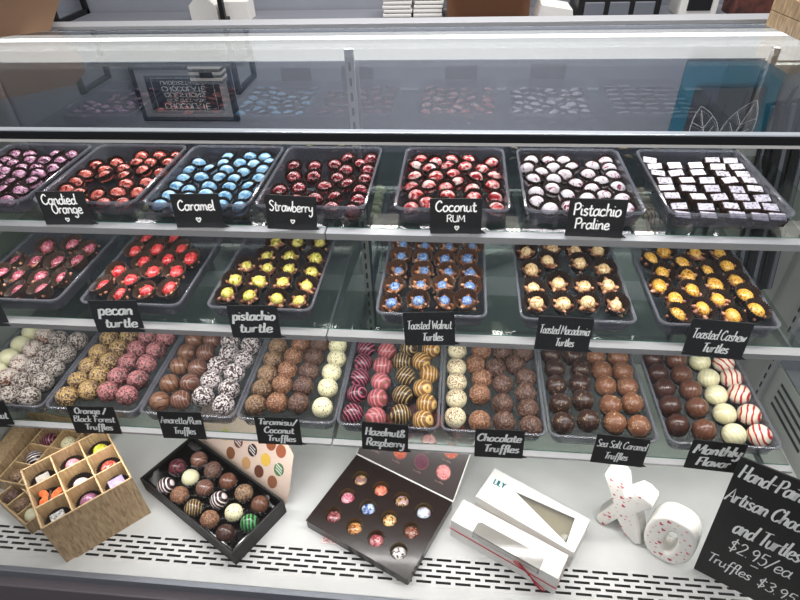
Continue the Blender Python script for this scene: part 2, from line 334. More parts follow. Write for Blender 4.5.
# ------------------------------------------------------------------ camera
pitch, yaw, roll = 0.666205713, 0.120225343, -0.0394545034
fwd = Vector((-sin(yaw)*cos(pitch), cos(yaw)*cos(pitch), -sin(pitch))); rt = Vector((cos(yaw), sin(yaw), 0)); up = rt.cross(fwd)
r2 = rt*cos(roll)+up*sin(roll); u2 = -rt*sin(roll)+up*cos(roll)
cam = bpy.data.cameras.new('camera'); cam.sensor_width = 36; cam.lens = 568.916*36/800; cam.clip_start = .02
co = bpy.data.objects.new('camera', cam); COL.objects.link(co); SC.camera = co
mw = Matrix((r2, u2, -fwd)).transposed().to_4x4(); co.matrix_world = mw
LE = [1.9, 2.4, 1.1, 1.4, 1.9, 17, 46]; WE = .42; EXPO = 0
SWEETS = {
 'violet': [(-0.8207,0.9252), (-0.7934,0.9252), (-0.7399,0.9252), (-0.7090,0.9252), (-0.8207,0.8979), (-0.7971,0.8841), (-0.7744,0.8994), (-0.7461,0.8986), (-0.7151,0.8986), (-0.7966,0.8568), (-0.7721,0.8693), (-0.7445,0.8687), (-0.7130,0.8713), (-0.7604,0.8446), (-0.7275,0.8473), (-0.7784,0.8241), (-0.7527,0.8135), (-0.7190,0.8200), (-0.7486,0.7865), (-0.7210,0.7860), (-0.7200,0.7520), (-0.8207,0.8700), (-0.8207,0.8426), (-0.7819,0.7970), (-0.7514,0.7593)],
 'orange': [(-0.6397,0.8840), (-0.6158,0.8672), (-0.6397,0.8470), (-0.6002,0.8448), (-0.6397,0.8182), (-0.6397,0.7908), (-0.6130,0.7810), (-0.5780,0.7780), (-0.5530,0.7480), (-0.5860,0.7480), (-0.5741,0.9252), (-0.5410,0.9252), (-0.5083,0.9252), (-0.6070,0.8950), (-0.5711,0.8980), (-0.5438,0.8970), (-0.5120,0.8980), (-0.5830,0.8730), (-0.5450,0.8690), (-0.5100,0.8600), (-0.5650,0.8440), (-0.5510,0.8170), (-0.5510,0.7860), (-0.5160,0.7890), (-0.5240,0.7530), (-0.5170,0.8220)],
 'blue': [(-0.4107,0.9252), (-0.3716,0.9252), (-0.3443,0.9252), (-0.3283,0.9031), (-0.4580,0.9000), (-0.4093,0.8979), (-0.3821,0.9000), (-0.3549,0.8969), (-0.4260,0.8750), (-0.3976,0.8731), (-0.3639,0.8653), (-0.3320,0.8760), (-0.4320,0.8440), (-0.3980,0.8450), (-0.3701,0.8387), (-0.3300,0.8420), (-0.4070,0.8130), (-0.3700,0.8090), (-0.3370,0.8130), (-0.4005,0.7846), (-0.3680,0.7810), (-0.3340,0.7830), (-0.3610,0.7510), (-0.3320,0.7480), (-0.4597,0.8380), (-0.4597,0.8084), (-0.4340,0.7990), (-0.4597,0.7796), (-0.4253,0.7731), (-0.4597,0.7465), (-0.4597,0.8690), (-0.4324,0.7467)],
 'redswirl': [(-0.1930,0.9252), (-0.1523,0.9252), (-0.2820,0.8940), (-0.2460,0.8930), (-0.2130,0.9010), (-0.1698,0.9042), (-0.1890,0.8800), (-0.1523,0.8810), (-0.2740,0.8530), (-0.2400,0.8570), (-0.1990,0.8510), (-0.1523,0.8480), (-0.2540,0.8130), (-0.2140,0.8190), (-0.1760,0.8270), (-0.1540,0.8080), (-0.2500,0.7730), (-0.2220,0.7790), (-0.1890,0.7820), (-0.1530,0.7770), (-0.1900,0.7520), (-0.1580,0.7448), (-0.2830,0.8020), (-0.2837,0.7680)],
 'coconut': [(-0.0648,0.9252), (-0.0140,0.9252), (0.0158,0.9252), (-0.0737,0.8994), (-0.0394,0.9151), (0.0116,0.8982), (-0.0170,0.8980), (0.0570,0.9140), (-0.0483,0.8893), (0.0376,0.8895), (-0.0700,0.8600), (-0.0360,0.8630), (-0.0090,0.8710), (0.0270,0.8630), (0.0570,0.8640), (-0.0723,0.8225), (-0.0458,0.8290), (0.0014,0.8404), (0.0540,0.8330), (-0.0184,0.8216), (0.0240,0.8191), (-0.0638,0.7965), (-0.0160,0.7940), (0.0260,0.7919), (0.0560,0.7930), (-0.0463,0.7715), (-0.0677,0.7545), (0.0577,0.7600), (-0.0187,0.7660), (0.0087,0.7650)],
 'whitered': [(0.1229,0.9252), (0.1775,0.9252), (0.1153,0.8990), (0.1502,0.9241), (0.1337,0.8787), (0.1572,0.8977), (0.2467,0.9252), (0.1884,0.9001), (0.2200,0.9050), (0.1190,0.8550), (0.1721,0.8748), (0.2090,0.8760), (0.2465,0.8979), (0.1520,0.8560), (0.2265,0.8521), (0.2467,0.8706), (0.1851,0.8416), (0.1210,0.8130), (0.1460,0.8240), (0.2081,0.8267), (0.2467,0.8330), (0.1660,0.8050), (0.2214,0.8029), (0.1184,0.7815), (0.1955,0.7944), (0.2467,0.7925), (0.1375,0.7620), (0.1643,0.7675), (0.2467,0.7652), (0.1916,0.7674), (0.2209,0.7744)],
 'square': [(0.3163,0.9268), (0.4180,0.9268), (0.4459,0.9268), (0.3207,0.9030), (0.3510,0.9080), (0.3850,0.9090), (0.4183,0.9026), (0.4463,0.9026), (0.3170,0.8780), (0.3470,0.8790), (0.3800,0.8810), (0.4166,0.8786), (0.4463,0.8785), (0.3210,0.8520), (0.3550,0.8520), (0.3870,0.8550), (0.4202,0.8547), (0.4463,0.8540), (0.3190,0.8260), (0.3490,0.8250), (0.3850,0.8280), (0.4190,0.8260), (0.4463,0.8270), (0.3190,0.8000), (0.3550,0.7980), (0.3860,0.7980), (0.4170,0.8010), (0.4463,0.7990), (0.3220,0.7700), (0.3580,0.7690), (0.3920,0.7711), (0.4222,0.7742), (0.4463,0.7728), (0.3180,0.7450), (0.3530,0.7432), (0.3930,0.7469), (0.4222,0.7449), (0.4463,0.7461)],
 'rose': [(-0.7470,0.8150), (-0.7000,0.8210), (-0.6601,0.8088), (-0.7750,0.7681), (-0.7365,0.7649), (-0.6972,0.7670), (-0.6587,0.7702), (-0.7750,0.7256), (-0.7373,0.7174), (-0.6987,0.7189), (-0.6602,0.7213), (-0.7112,0.6792), (-0.6728,0.6823), (-0.7565,0.6839)],
 'red': [(-0.5689,0.8482), (-0.5155,0.8482), (-0.5720,0.8080), (-0.5339,0.8142), (-0.4901,0.8191), (-0.5415,0.7764), (-0.4992,0.7816), (-0.4609,0.7866), (-0.5720,0.7441), (-0.5412,0.7208), (-0.5110,0.7448), (-0.4725,0.7480), (-0.5720,0.6975), (-0.5367,0.6820), (-0.4995,0.6925), (-0.4619,0.7013)],
 'pistachio': [(-0.3230,0.8482), (-0.2840,0.8482), (-0.2430,0.8480), (-0.3276,0.8021), (-0.2861,0.8019), (-0.2430,0.8000), (-0.3562,0.7675), (-0.3177,0.7648), (-0.2791,0.7640), (-0.2410,0.7575), (-0.3610,0.7292), (-0.3225,0.7265), (-0.2795,0.7253), (-0.2410,0.7189), (-0.3610,0.6906), (-0.3225,0.6878), (-0.2795,0.6821), (-0.2410,0.6792)],
 'walnut': [(-0.0939,0.8482), (-0.0544,0.8482), (-0.0126,0.8482), (0.0260,0.8482), (-0.0940,0.8096), (-0.0554,0.8096), (-0.0168,0.8098), (0.0218,0.8098), (-0.0939,0.7710), (-0.0512,0.7712), (-0.0126,0.7714), (0.0260,0.7714), (-0.0940,0.7267), (-0.0559,0.7329), (-0.0173,0.7331), (0.0226,0.7330), (-0.0940,0.6847), (-0.0556,0.6890), (-0.0172,0.6932), (0.0214,0.6940)],
 'macadamia': [(0.1230,0.8377), (0.1534,0.8116), (0.2430,0.8482), (0.2044,0.8475), (0.1658,0.8482), (0.2060,0.8089), (0.2430,0.7940), (0.1240,0.7830), (0.1666,0.7521), (0.2044,0.7439), (0.2430,0.7510), (0.1230,0.7331), (0.1276,0.6948), (0.1661,0.6979), (0.2045,0.7021), (0.2430,0.6991)],
 'cashew': [(0.3522,0.8484), (0.3731,0.8163), (0.4061,0.7966), (0.4420,0.8098), (0.4034,0.8482), (0.4420,0.8482), (0.3220,0.8248), (0.3357,0.7889), (0.3725,0.7778), (0.4057,0.7582), (0.4420,0.7712), (0.3220,0.7530), (0.3349,0.7167), (0.3656,0.7399), (0.4001,0.7201), (0.4420,0.7326), (0.3267,0.6792), (0.3685,0.6979), (0.4043,0.6817), (0.4420,0.6940)],
 'V0': [(-0.8452,0.7850,'cream'), (-0.8452,0.7488,'cream'), (-0.8452,0.7125,'cream'), (-0.8452,0.6763,'cream'), (-0.8104,0.7749,'cocoflake'), (-0.8111,0.7365,'cocoflake'), (-0.8124,0.6971,'cocoflake'), (-0.8124,0.6609,'cocoflake'), (-0.8260,0.6273,'cocoflake'), (-0.7751,0.7668,'flake'), (-0.7760,0.7276,'flake'), (-0.7766,0.6914,'flake'), (-0.7770,0.6533,'flake'), (-0.7821,0.6174,'flake'), (-0.7360,0.7660,'flake'), (-0.7398,0.7291,'flake'), (-0.7404,0.6917,'flake'), (-0.7408,0.6555,'flake'), (-0.7430,0.6180,'flake')],
 'V1': [(-0.6742,0.7754,'yellow'), (-0.6742,0.7345,'yellow'), (-0.6742,0.6983,'yellow'), (-0.6742,0.6606,'yellow'), (-0.6742,0.6233,'yellow'), (-0.6410,0.7489,'yellow'), (-0.6410,0.7127,'yellow'), (-0.6416,0.6765,'yellow'), (-0.6422,0.6403,'yellow'), (-0.6376,0.7850,'yellow'), (-0.5999,0.7850,'pink'), (-0.6047,0.7491,'pink'), (-0.6047,0.7129,'pink'), (-0.6054,0.6766,'pink'), (-0.6059,0.6404,'pink'), (-0.5625,0.7850,'pink'), (-0.5663,0.7490,'pink'), (-0.5682,0.7128,'pink'), (-0.5660,0.6710,'pink'), (-0.5680,0.6330,'pink')],
 'V2': [(-0.5032,0.7835,'milkswirl'), (-0.5032,0.7472,'milkswirl'), (-0.5032,0.7110,'milkswirl'), (-0.5032,0.6660,'milkswirl'), (-0.5032,0.6236,'milkswirl'), (-0.4670,0.7844,'milkstripe'), (-0.4670,0.7481,'milkstripe'), (-0.4671,0.7083,'milkstripe'), (-0.4670,0.6700,'milkstripe'), (-0.4674,0.6294,'milkstripe'), (-0.4307,0.7850,'snow'), (-0.4211,0.7501,'snow'), (-0.4315,0.7153,'snow'), (-0.4306,0.6791,'snow'), (-0.4310,0.6410,'snow'), (-0.3870,0.7750,'snow'), (-0.3879,0.7357,'snow'), (-0.3941,0.7000,'snow'), (-0.3910,0.6596,'snow'), (-0.3880,0.6234,'snow')],
 'V3': [(-0.3322,0.7732,'tan'), (-0.3322,0.7370,'tan'), (-0.3322,0.6999,'tan'), (-0.3322,0.6629,'tan'), (-0.3322,0.6267,'tan'), (-0.2907,0.7850,'amber'), (-0.2962,0.7492,'amber'), (-0.2984,0.7130,'amber'), (-0.2987,0.6768,'amber'), (-0.2969,0.6352,'amber'), (-0.2545,0.7850,'cocoa'), (-0.2568,0.7488,'cocoa'), (-0.2584,0.7126,'cocoa'), (-0.2600,0.6760,'cocoa'), (-0.2590,0.6370,'cocoa'), (-0.2183,0.7850,'speckle'), (-0.2134,0.7491,'speckle'), (-0.2162,0.7130,'speckle'), (-0.2160,0.6750,'speckle'), (-0.2160,0.6300,'speckle')],
 'V4': [(-0.1622,0.7800,'darkpink'), (-0.1622,0.7410,'darkpink'), (-0.1622,0.7030,'darkpink'), (-0.1622,0.6640,'darkpink'), (-0.1622,0.6200,'darkpink'), (-0.1220,0.7750,'milkpink'), (-0.1257,0.7357,'milkpink'), (-0.1240,0.6950,'milkpink'), (-0.1250,0.6560,'milkpink'), (-0.1230,0.6150,'milkpink'), (-0.0813,0.7850,'darkgold'), (-0.0919,0.7488,'darkgold'), (-0.0817,0.7132,'darkgold'), (-0.0830,0.6670,'darkgold'), (-0.0820,0.6240,'darkgold'), (-0.0398,0.7850,'milkgold'), (-0.0559,0.7525,'milkgold'), (-0.0398,0.7201,'milkgold'), (-0.0486,0.6849,'milkgold'), (-0.0403,0.6497,'milkgold'), (-0.0437,0.6136,'milkgold')],
 'V5': [(0.0090,0.7850,'shaving'), (0.0088,0.7404,'shaving'), (0.0100,0.7040,'shaving'), (0.0100,0.6650,'shaving'), (0.0088,0.6240,'shaving'), (0.0543,0.7850,'amber'), (0.0436,0.7504,'amber'), (0.0540,0.7153,'amber'), (0.0500,0.6780,'amber'), (0.0490,0.6190,'amber'), (0.0930,0.7850,'cocoa'), (0.0789,0.7426,'cocoa'), (0.0900,0.7050,'cocoa'), (0.0880,0.6590,'cocoa'), (0.0890,0.6200,'cocoa'), (0.1312,0.7850,'cocoa'), (0.1134,0.7535,'cocoa'), (0.1312,0.7220,'cocoa'), (0.1284,0.6859,'cocoa'), (0.1298,0.6498,'cocoa'), (0.1312,0.6136,'cocoa')],
 'V6': [(0.1830,0.7850,'darksalt'), (0.1850,0.7488,'darksalt'), (0.1830,0.7080,'darksalt'), (0.1840,0.6660,'darksalt'), (0.1840,0.6250,'darksalt'), (0.2214,0.7850,'darksalt'), (0.2302,0.7498,'darksalt'), (0.2234,0.7142,'darksalt'), (0.2230,0.6770,'darksalt'), (0.2250,0.6330,'darksalt'), (0.2624,0.7850,'milksalt'), (0.2670,0.7491,'milksalt'), (0.2670,0.7128,'milksalt'), (0.2670,0.6680,'milksalt'), (0.2670,0.6310,'milksalt'), (0.3028,0.7850,'milksalt'), (0.3032,0.7488,'milksalt'), (0.3032,0.7125,'milksalt'), (0.3032,0.6750,'milksalt'), (0.3032,0.6270,'milksalt')],
 'V7': [(0.3628,0.7850,'darkplain'), (0.3628,0.7488,'darkplain'), (0.3651,0.7126,'darkplain'), (0.3640,0.6740,'darkplain'), (0.3650,0.6340,'darkplain'), (0.4040,0.7850,'milkplain'), (0.4037,0.7488,'milkplain'), (0.4083,0.7128,'milkplain'), (0.4070,0.6730,'milkplain'), (0.4040,0.6260,'milkplain'), (0.4450,0.7840,'ivory'), (0.4470,0.7420,'ivory'), (0.4470,0.7030,'ivory'), (0.4470,0.6620,'ivory'), (0.4470,0.6200,'ivory'), (0.4852,0.7820,'redstripe'), (0.4852,0.7450,'redstripe'), (0.4852,0.7080,'redstripe'), (0.4852,0.6630,'redstripe'), (0.4852,0.6210,'redstripe')],
}
# ------------------------------------------------------------------ the room
XL, XR = -.915, .67
b = BM(); box(b, -3.2, 3.2, -2.6, 2.26, -1.72, -1.62); structure('floor', b, plain('grey_vinyl', srgb(120, 116, 112), .5, bscale=8))
b = BM(); box(b, -3.2, 3.2, 2.2, 2.26, -1.62, 1.1); structure('wall_back', b, plain('grey_blue_paint', srgb(152, 155, 166), .75, bscale=12))
b = BM(); box(b, -3.26, -3.2, -2.6, 2.26, -1.62, 1.1); structure('wall_left', b, plain('grey_paint', srgb(150, 152, 160), .8, bscale=12))
b = BM(); box(b, 3.2, 3.26, -2.6, 2.26, -1.62, 1.1); structure('wall_right', b, plain('beige_paint', srgb(190, 182, 170), .8, bscale=12))
b = BM(); box(b, -3.26, 3.26, -2.6, 2.26, 1.1, 1.16); structure('ceiling', b, plain('ceiling_white', srgb(225, 225, 222), .8, bscale=12))
# back counter and what stands on it, seen as a sliver over the case
b = BM(); box(b, -2.2, 1.6, 1.72, 2.19, -.47, -.43, 0, .004); box(b, -2.2, 1.6, 1.76, 2.19, -1.615, -.47, 0)
thing(obj('back_counter', b, [plain('grey_laminate', srgb(120, 122, 130), .5)]), 'grey counter along the wall behind the display case', 'counter')
for i, (x, lab) in enumerate(((-.212, 'left stack of folded white paper napkins behind the case'), (-.113, 'right stack of folded white paper napkins beside the brown carton'))):
    b = BM()
    for k in range(9):
        jx = random.uniform(-.003, .003); box(b, x-.046+jx, x+.046+jx, 1.99, 2.11, -.429+k*.012, -.429+k*.012+.0105, 0, .003)
    thing(obj('napkin_stack', b, [M['white']]), lab, 'napkins', 'napkin stacks on the back counter')
b = BM(); box(b, -.055, .205, 2.0, 2.17, -.429, -.27, 0, .002)
box(b, -.055, .205, 1.94, 1.998, -.33, -.327, 0); 
thing(obj('carton', b, [plain('brown_carton', srgb(139, 95, 66), .8)]), 'brown cardboard carton on the back counter right of the napkins', 'carton')
b = BM()
prism(b, [(.225, -.429), (.34, -.429), (.335, -.40), (.24, -.385)], 1.98, 2.1)
thing(obj('paper_bag', b, [M['white']]), 'crumpled white paper bag lying beside the brown carton', 'bag')
r = empty('counter_appliance', (.47, 2.06, -.43)); thing(r, 'black counter appliance behind the case, right of the paper bag', 'appliance')
b = BM(); box(b, -.12, .13, -.07, .1, 0, .16, 0, .008); obj('housing', b, [M['dark']], r)
for k in range(3):
    b = BM(); box(b, -.1+k*.075, -.04+k*.075, -.076, -.069, .012, .05, 0, .003); obj('front_panel', b, [M['alud']], r)
r = empty('paper_carton_open', (.72, 2.05, -.43)); thing(r, 'small white carton behind the case at the right', 'carton')
b = BM(); box(b, -.06, .05, -.05, .06, 0, .1, 0, .003); obj('body', b, [M['white']], r)
b = BM(); box(b, -.04, .03, -.052, -.0495, .02, .06); obj('label_panel', b, [M['dark']], r)
b = BM(); box(b, .82, .93, 2.0, 2.1, -.429, -.33, 0, .004)
thing(obj('brick_red_canister', b, [mottled('brick_red', [srgb(110, 60, 50), srgb(60, 40, 36)], 40, .6, 0)]), 'dark red mottled tin behind the case near the right', 'tin')
# little white paper house
b = BM(); prism(b, [(-.045, 0), (.045, 0), (.045, .05), (0, .09), (-.045, .05)], -.03, .03)
h = obj('paper_house', b, [M['white']], loc=(-.87, 2.05, -.43)); thing(h, 'small white house ornament on the back counter at the left', 'ornament')
b = BM(); box(b, -.05, .05, -.035, .035, 0, .06, 0, .002)
thing(obj('white_canister', b, [M['white']], loc=(-.765, 2.06, -.43)), 'white square canister beside the house ornament', 'canister')
# open black metal frame shelving on the wall (seen below the ceiling line and again in the glass top)
r = empty('metal_wall_frame', (-1.09, 2.19, -.43)); thing(r, 'black square-tube metal frame shelf against the grey wall', 'shelf')
for x in (-1.38, -.79):
    b = BM(); y0, y1 = -.21, -.006
    for (a0, a1, c0, c1) in ((y0, y0+.016, 0, .622), (y1-.016, y1, 0, .622), (y0, y1, 0, .016), (y0, y1, .606, .622)):
        box(b, x+1.09-.008, x+1.09+.008, a0, a1, c0, c1)
    obj('side_frame', b, [M['dark']], r)
b = BM(); box(b, -.29, .30, -.12, -.006, .540, .550); obj('shelf_board', b, [M['alud']], r)
# framed chalk print standing on it
s = empty('framed_sign', (-1.085, 2.168, .142)); thing(s, 'black and silver framed chocolate sign hanging above the wall shelf', 'sign')
b = BM()
for (x0, x1, z0, z1) in ((-.2, -.182, 0, .22), (.182, .2, 0, .22), (-.2, .2, 0, .018), (-.2, .2, .202, .22)): box(b, x0, x1, 0, .02, z0, z1)
obj('outer_frame', b, [M['dark']], s)
b = BM()
for (x0, x1, z0, z1) in ((-.182, -.15, .018, .202), (.15, .182, .018, .202), (-.15, .15, .018, .04), (-.15, .15, .175, .202)): box(b, x0, x1, .002, .018, z0, z1)
obj('silver_mount', b, [M['alu']], s)
b = BM(); box(b, -.15, .15, .006, .016, .04, .175); obj('chalk_board', b, [M['board']], s)
b = BM()
write(b, 'CHOCOLATE', 0, .149, .012, .13, 0, width=.19, y=.005)
write(b, "DOESN'T ASK", 0, .131, .006, .13, 0, width=.16, y=.005)
write(b, 'QUESTIONS', 0, .107, .009, .13, 0, width=.17, y=.005)
write(b, 'CHOCOLATE', 0, .083, .010, .13, 0, width=.18, y=.005)
write(b, 'UNDERSTANDS', 0, .062, .007, .13, 0, width=.18, y=.005)
for (x0, x1, z0, z1) in ((-.125, .125, .169, .170), (-.125, .125, .05, .051), (-.125, -.124, .05, .17), (.124, .125, .05, .17)):
    vs = [b.verts.new(p) for p in ((x0, .005, z0), (x1, .005, z0), (x1, .005, z1), (x0, .005, z1))]; b.faces.new(vs)
obj('lettering', b, [M['chalk']], s)
s = empty('striped_box', (-.94, 2.104, .1205)); thing(s, 'small black and white striped gift box in front of the framed sign', 'box')
b = BM()
for k in range(6): box(b, -.06, .06, -.03, .03, k*.0105, (k+1)*.0105, k % 2)
obj('body', b, [M['white'], M['dark']], s)
b = BM(); box(b, -.02, .03, -.0315, -.03, .02, .042); obj('name_tag', b, [M['dark']], s)
# teal board with two outlined leaves
s = empty('teal_wall_board', (.96, 2.19, .14)); thing(s, 'teal wall board with dark planks and two white outlined leaves', 'wall board')
b = BM(); box(b, -.17, .17, -.012, 0, 0, .5); obj('teal_panel', b, [plain('teal_paint', srgb(20, 112, 138), .6)], s)
b = BM()
for k in range(4): box(b, -.12+k*.06, -.062+k*.06, -.022, -.013, .09, .46)
obj('plank_panel', b, [plain('dark_planks', srgb(62, 56, 58), .7)], s)
def leaf(bm, cx, cz, L, w, ang):
    T_ = Matrix.Translation((cx, -.024, cz)) @ Matrix.Rotation(ang, 4, 'Y')
    def ln(pts, r=.0016): tube(bm, [T_ @ Vector((x, 0, z)) for x, z in pts], r, 5)
    P = [(w*sin(pi*t)**.8*1, L*t) for t in [i/10 for i in range(11)]]
    ln(P); ln([(-x, z) for x, z in P]); ln([(0, 0), (0, L*.92)])
    for t in (.25, .42, .6): ln([(0, L*t), (w*.7, L*(t+.16))]); ln([(0, L*t), (-w*.7, L*(t+.16))])
b = BM(); leaf(b, -.01, .36, .22, .05, pi+.35); leaf(b, .03, .36, .24, .055, pi-.3); obj('leaf_outline', b, [M['chalk']], s)

# ------------------------------------------------------------------ the display case shell
b = BM()
# floor plate of the case with its five rows of air slots
ys = [.434, .4585]
def quad(x0, x1, y0, y1, z=-.97): b.faces.new([b.verts.new(p) for p in ((x0, y0, z), (x1, y0, z), (x1, y1, z), (x0, y1, z))])
rowp, sl = .0098, .0044
y = .4585
quad(XL, XR, .434, y)
for rI in range(5):
    off = .0165*(rI % 2); x = XL
    xs_ = XL+.01+off
    quad(XL, xs_, y, y+sl)
    while xs_+.0265 < XR-.004:
        nx = xs_+.033
        quad(xs_+.0255, min(nx, XR), y, y+sl); xs_ = nx
    if xs_ < XR: quad(xs_, XR, y, y+sl)
    quad(XL, XR, y+sl, y+rowp if rI < 4 else 1.03); y += rowp
structure('case_deck', b, M['deck'])
b = BM(); box(b, XL, XR, .45, .512, -1.0, -.986); structure('air_trough', b, M['slot'])
b = BM(); box(b, XL, XR, .428, .452, -.975, -.9665, 0, .002); structure('case_front_lip', b, M['deck'])
b = BM(); box(b, XL-.02, XR+.02, .418, .4275, -1.0, -.966, 0, .001); structure('trim_1', b, M['alud'])
b = BM(); box(b, XL-.03, XR+.03, .402, .432, -1.60, -.987, 0, .003); structure('case_front_panel', b, M['base'])
b = BM(); box(b, XL-.02, XR+.02, .433, 1.1, -1.619, -1.01); structure('case_plinth', b, M['base'])
b = BM(); box(b, XL, XR, .433, .449, -1.009, -.976); structure('trim_2', b, M['alud'])
# end walls
b = BM(); box(b, XR, XR+.02, .47, 1.10, -1.009, -.262); structure('case_wall_right', b, M['panel'])
b = BM(); box(b, XL-.02, XL, .47, 1.10, -1.009, -.262); structure('case_wall_left', b, M['panel'])
b = BM(); box(b, XL, XR, 1.03, 1.10, -1.009, -.30); box(b, .503, XR, 1.015, 1.03, -.969, -.29); structure('case_wall_back', b, M['panel'])
# smoked sliding doors at the back
for k, (x0, x1, y0) in enumerate(((-.866, -.19, 1.018), (-.2, .492, 1.0235))):
    b = BM(); box(b, x0, x1, y0, y0+.005, -.90, -.282); o = structure('door_%d' % (k+1), b, M['mirror'])
b = BM(); box(b, XL, XR, 1.012, 1.03, -.968, -.90); structure('trim_3', b, M['alu'])
# header panel painted glowing in place of LED light, aluminium cap rail behind it
b = BM(); prism(b, [(XL, -.286), (XR, -.286), (XR, -.2425), (XL, -.2425)], 1.026, 1.05); structure('glowing_header', b, M['header'])
b = BM(); box(b, XL+.02, XR-.05, 1.019, 1.0255, -.2465, -.2425); o = obj('led_tube', b, [M['led']]); thing(o, 'white LED tube shining along the top rear of the case', 'light')
b = BM(); box(b, XL-.4, XR+.3, 1.051, 1.072, -.285, -.2415, 0, .001); structure('trim_4', b, M['alud'])
b = BM(); box(b, XL-.4, XR+.3, 1.076, 1.118, -.29, -.2345, 0, .001); structure('trim_5', b, M['alu'])
for i, (x, w_) in enumerate(((.497, .010), (-.868, .010))):
    b = BM(); box(b, x-w_/2, x+w_/2, 1.006, 1.017, -.90, -.262, 0, .001); structure('trim_%d' % (6+i), b, M['alu'])
# slotted shelf uprights
def upright(x, y, z0, z1, label, face='y', w=.016):
    r = empty('shelf_upright', (x, y, z0)); thing(r, label, 'shelf upright', 'slotted shelf uprights')
    b = BM(); L = z1-z0
    if face == 'y': box(b, -w/2, w/2, -.004, .004, 0, L, 0, .001)
    else: box(b, -.004, .004, -w/2, w/2, 0, L, 0, .001)
    obj('channel', b, [M['alu']], r)
    b = BM(); n = int(L/.026)
    for k in range(n):
        z = .012+k*.026
        if face == 'y': box(b, -.002, .002, -.0052, -.0035, z, z+.014)
        else: box(b, -.0052, -.0035, -.002, .002, z, z+.014)
    obj('slot_row', b, [M['slot']], r)
upright(-.192, 1.005, -.955, -.258, 'slotted metal upright at the middle of the rear doors')
upright(.6655, .915, -.965, -.30, 'slotted metal upright on the right end wall', 'x', .024)
# ribbed panel made up for an unidentified slanted dark shape and the cable beside it
r = empty('ribbed_standin', (.615, 1.014, -.74)); r.rotation_euler = (0, radians(-9), 0); thing(r, 'made-up dark ribbed panel standing in for a slanted dark shape at right', 'stand-in')
b = BM(); box(b, -.04, .04, -.006, 0, 0, .40, 0, .001); obj('backing', b, [M['slot']], r)
for k in range(5):
    b = BM(); box(b, -.036+k*.016, -.029+k*.016, -.013, -.006, .004, .396, 0, .001); obj('rib', b, [M['dark'] if k % 2 else M['alud']], r)
b = BM(); tube(b, smoothline([(.548, 1.008, -.32), (.536, 1.004, -.38), (.535, 1.002, -.44), (.549, 1.006, -.49)], 5), .0028, 8)
thing(obj('power_cable', b, [M['dark']], smooth=True), 'black cable hanging beside the dark ribbed panel', 'cable')
r = empty('end_wall_vent', (.6695, .80, -.945)); thing(r, 'grey vent panel with dark slots low on the right wall', 'vent')
b = BM(); box(b, -.005, 0, -.09, .09, 0, .10, 0, .002); obj('frame', b, [M['panel']], r)
for k in range(4):
    b = BM(); box(b, -.0062, -.0048, -.06, .065, .02+k*.018, .026+k*.018); obj('slat', b, [M['slot']], r)
r = empty('mirror_panel', (.6695, .84, -.84)); thing(r, 'dark glass pane on the right inner wall', 'glass pane')
b = BM(); box(b, -.003, 0, -.08, .06, 0, .09); obj('pane', b, [M['mirror']], r)
# glass top, its front rail and the curved front pane
b = BM(); box(b, XL, XR, .590, 1.050, -.2405, -.2345); r = structure('window_1', b, M['topglass'])
b = BM(); box(b, XL-.05, XR+.05, .580, .5895, -.2440, -.2355, 0, .001); structure('trim_8', b, M['dark'])
b = BM(); box(b, XL-.05, XR+.05, .5805, .5895, -.2350, -.2335, 0, .0003); structure('trim_9', b, plain('bright_edge', srgb(215, 222, 228), .2, .4))
b = BM(); box(b, XL, XR, .5805, .5895, -.2478, -.2442, 0, .0005); structure('trim_10', b, plain('glint_rail', srgb(214, 212, 208), .3))  # pale colour stands in for glints along this strip
prof = [(.4225, -.966), (.4225, -.86), (.430, -.76), (.446, -.62), (.475, -.48), (.515, -.37), (.552, -.295), (.577, -.2470)]
b = BM(); P = smoothline([(0, y, z) for y, z in prof], 4)
rings = []
for i, p in enumerate(P):
    a, c = P[max(i-1, 0)], P[min(i+1, len(P)-1)]; t = (c-a).normalized(); n_ = Vector((0, -t.z, t.y))*.003
    rings.append((p, p+Vector((0, -abs(n_.y), 0))))
a = [[b.verts.new((x, q.y, q.z)) for x in (XL-.02, XR+.02)] for q, _ in rings]; c = [[b.verts.new((x, q.y, q.z)) for x in (XL-.02, XR+.02)] for _, q in rings]
for i in range(len(a)-1):
    b.faces.new((a[i][0], a[i][1], a[i+1][1], a[i+1][0])); b.faces.new((c[i][0], c[i+1][0], c[i+1][1], c[i][1]))
    b.faces.new((a[i][0], a[i+1][0], c[i+1][0], c[i][0])); b.faces.new((a[i][1], c[i][1], c[i+1][1], a[i+1][1]))
bmesh.ops.recalc_face_normals(b, faces=b.faces); structure('window_2', b, M['pane'])

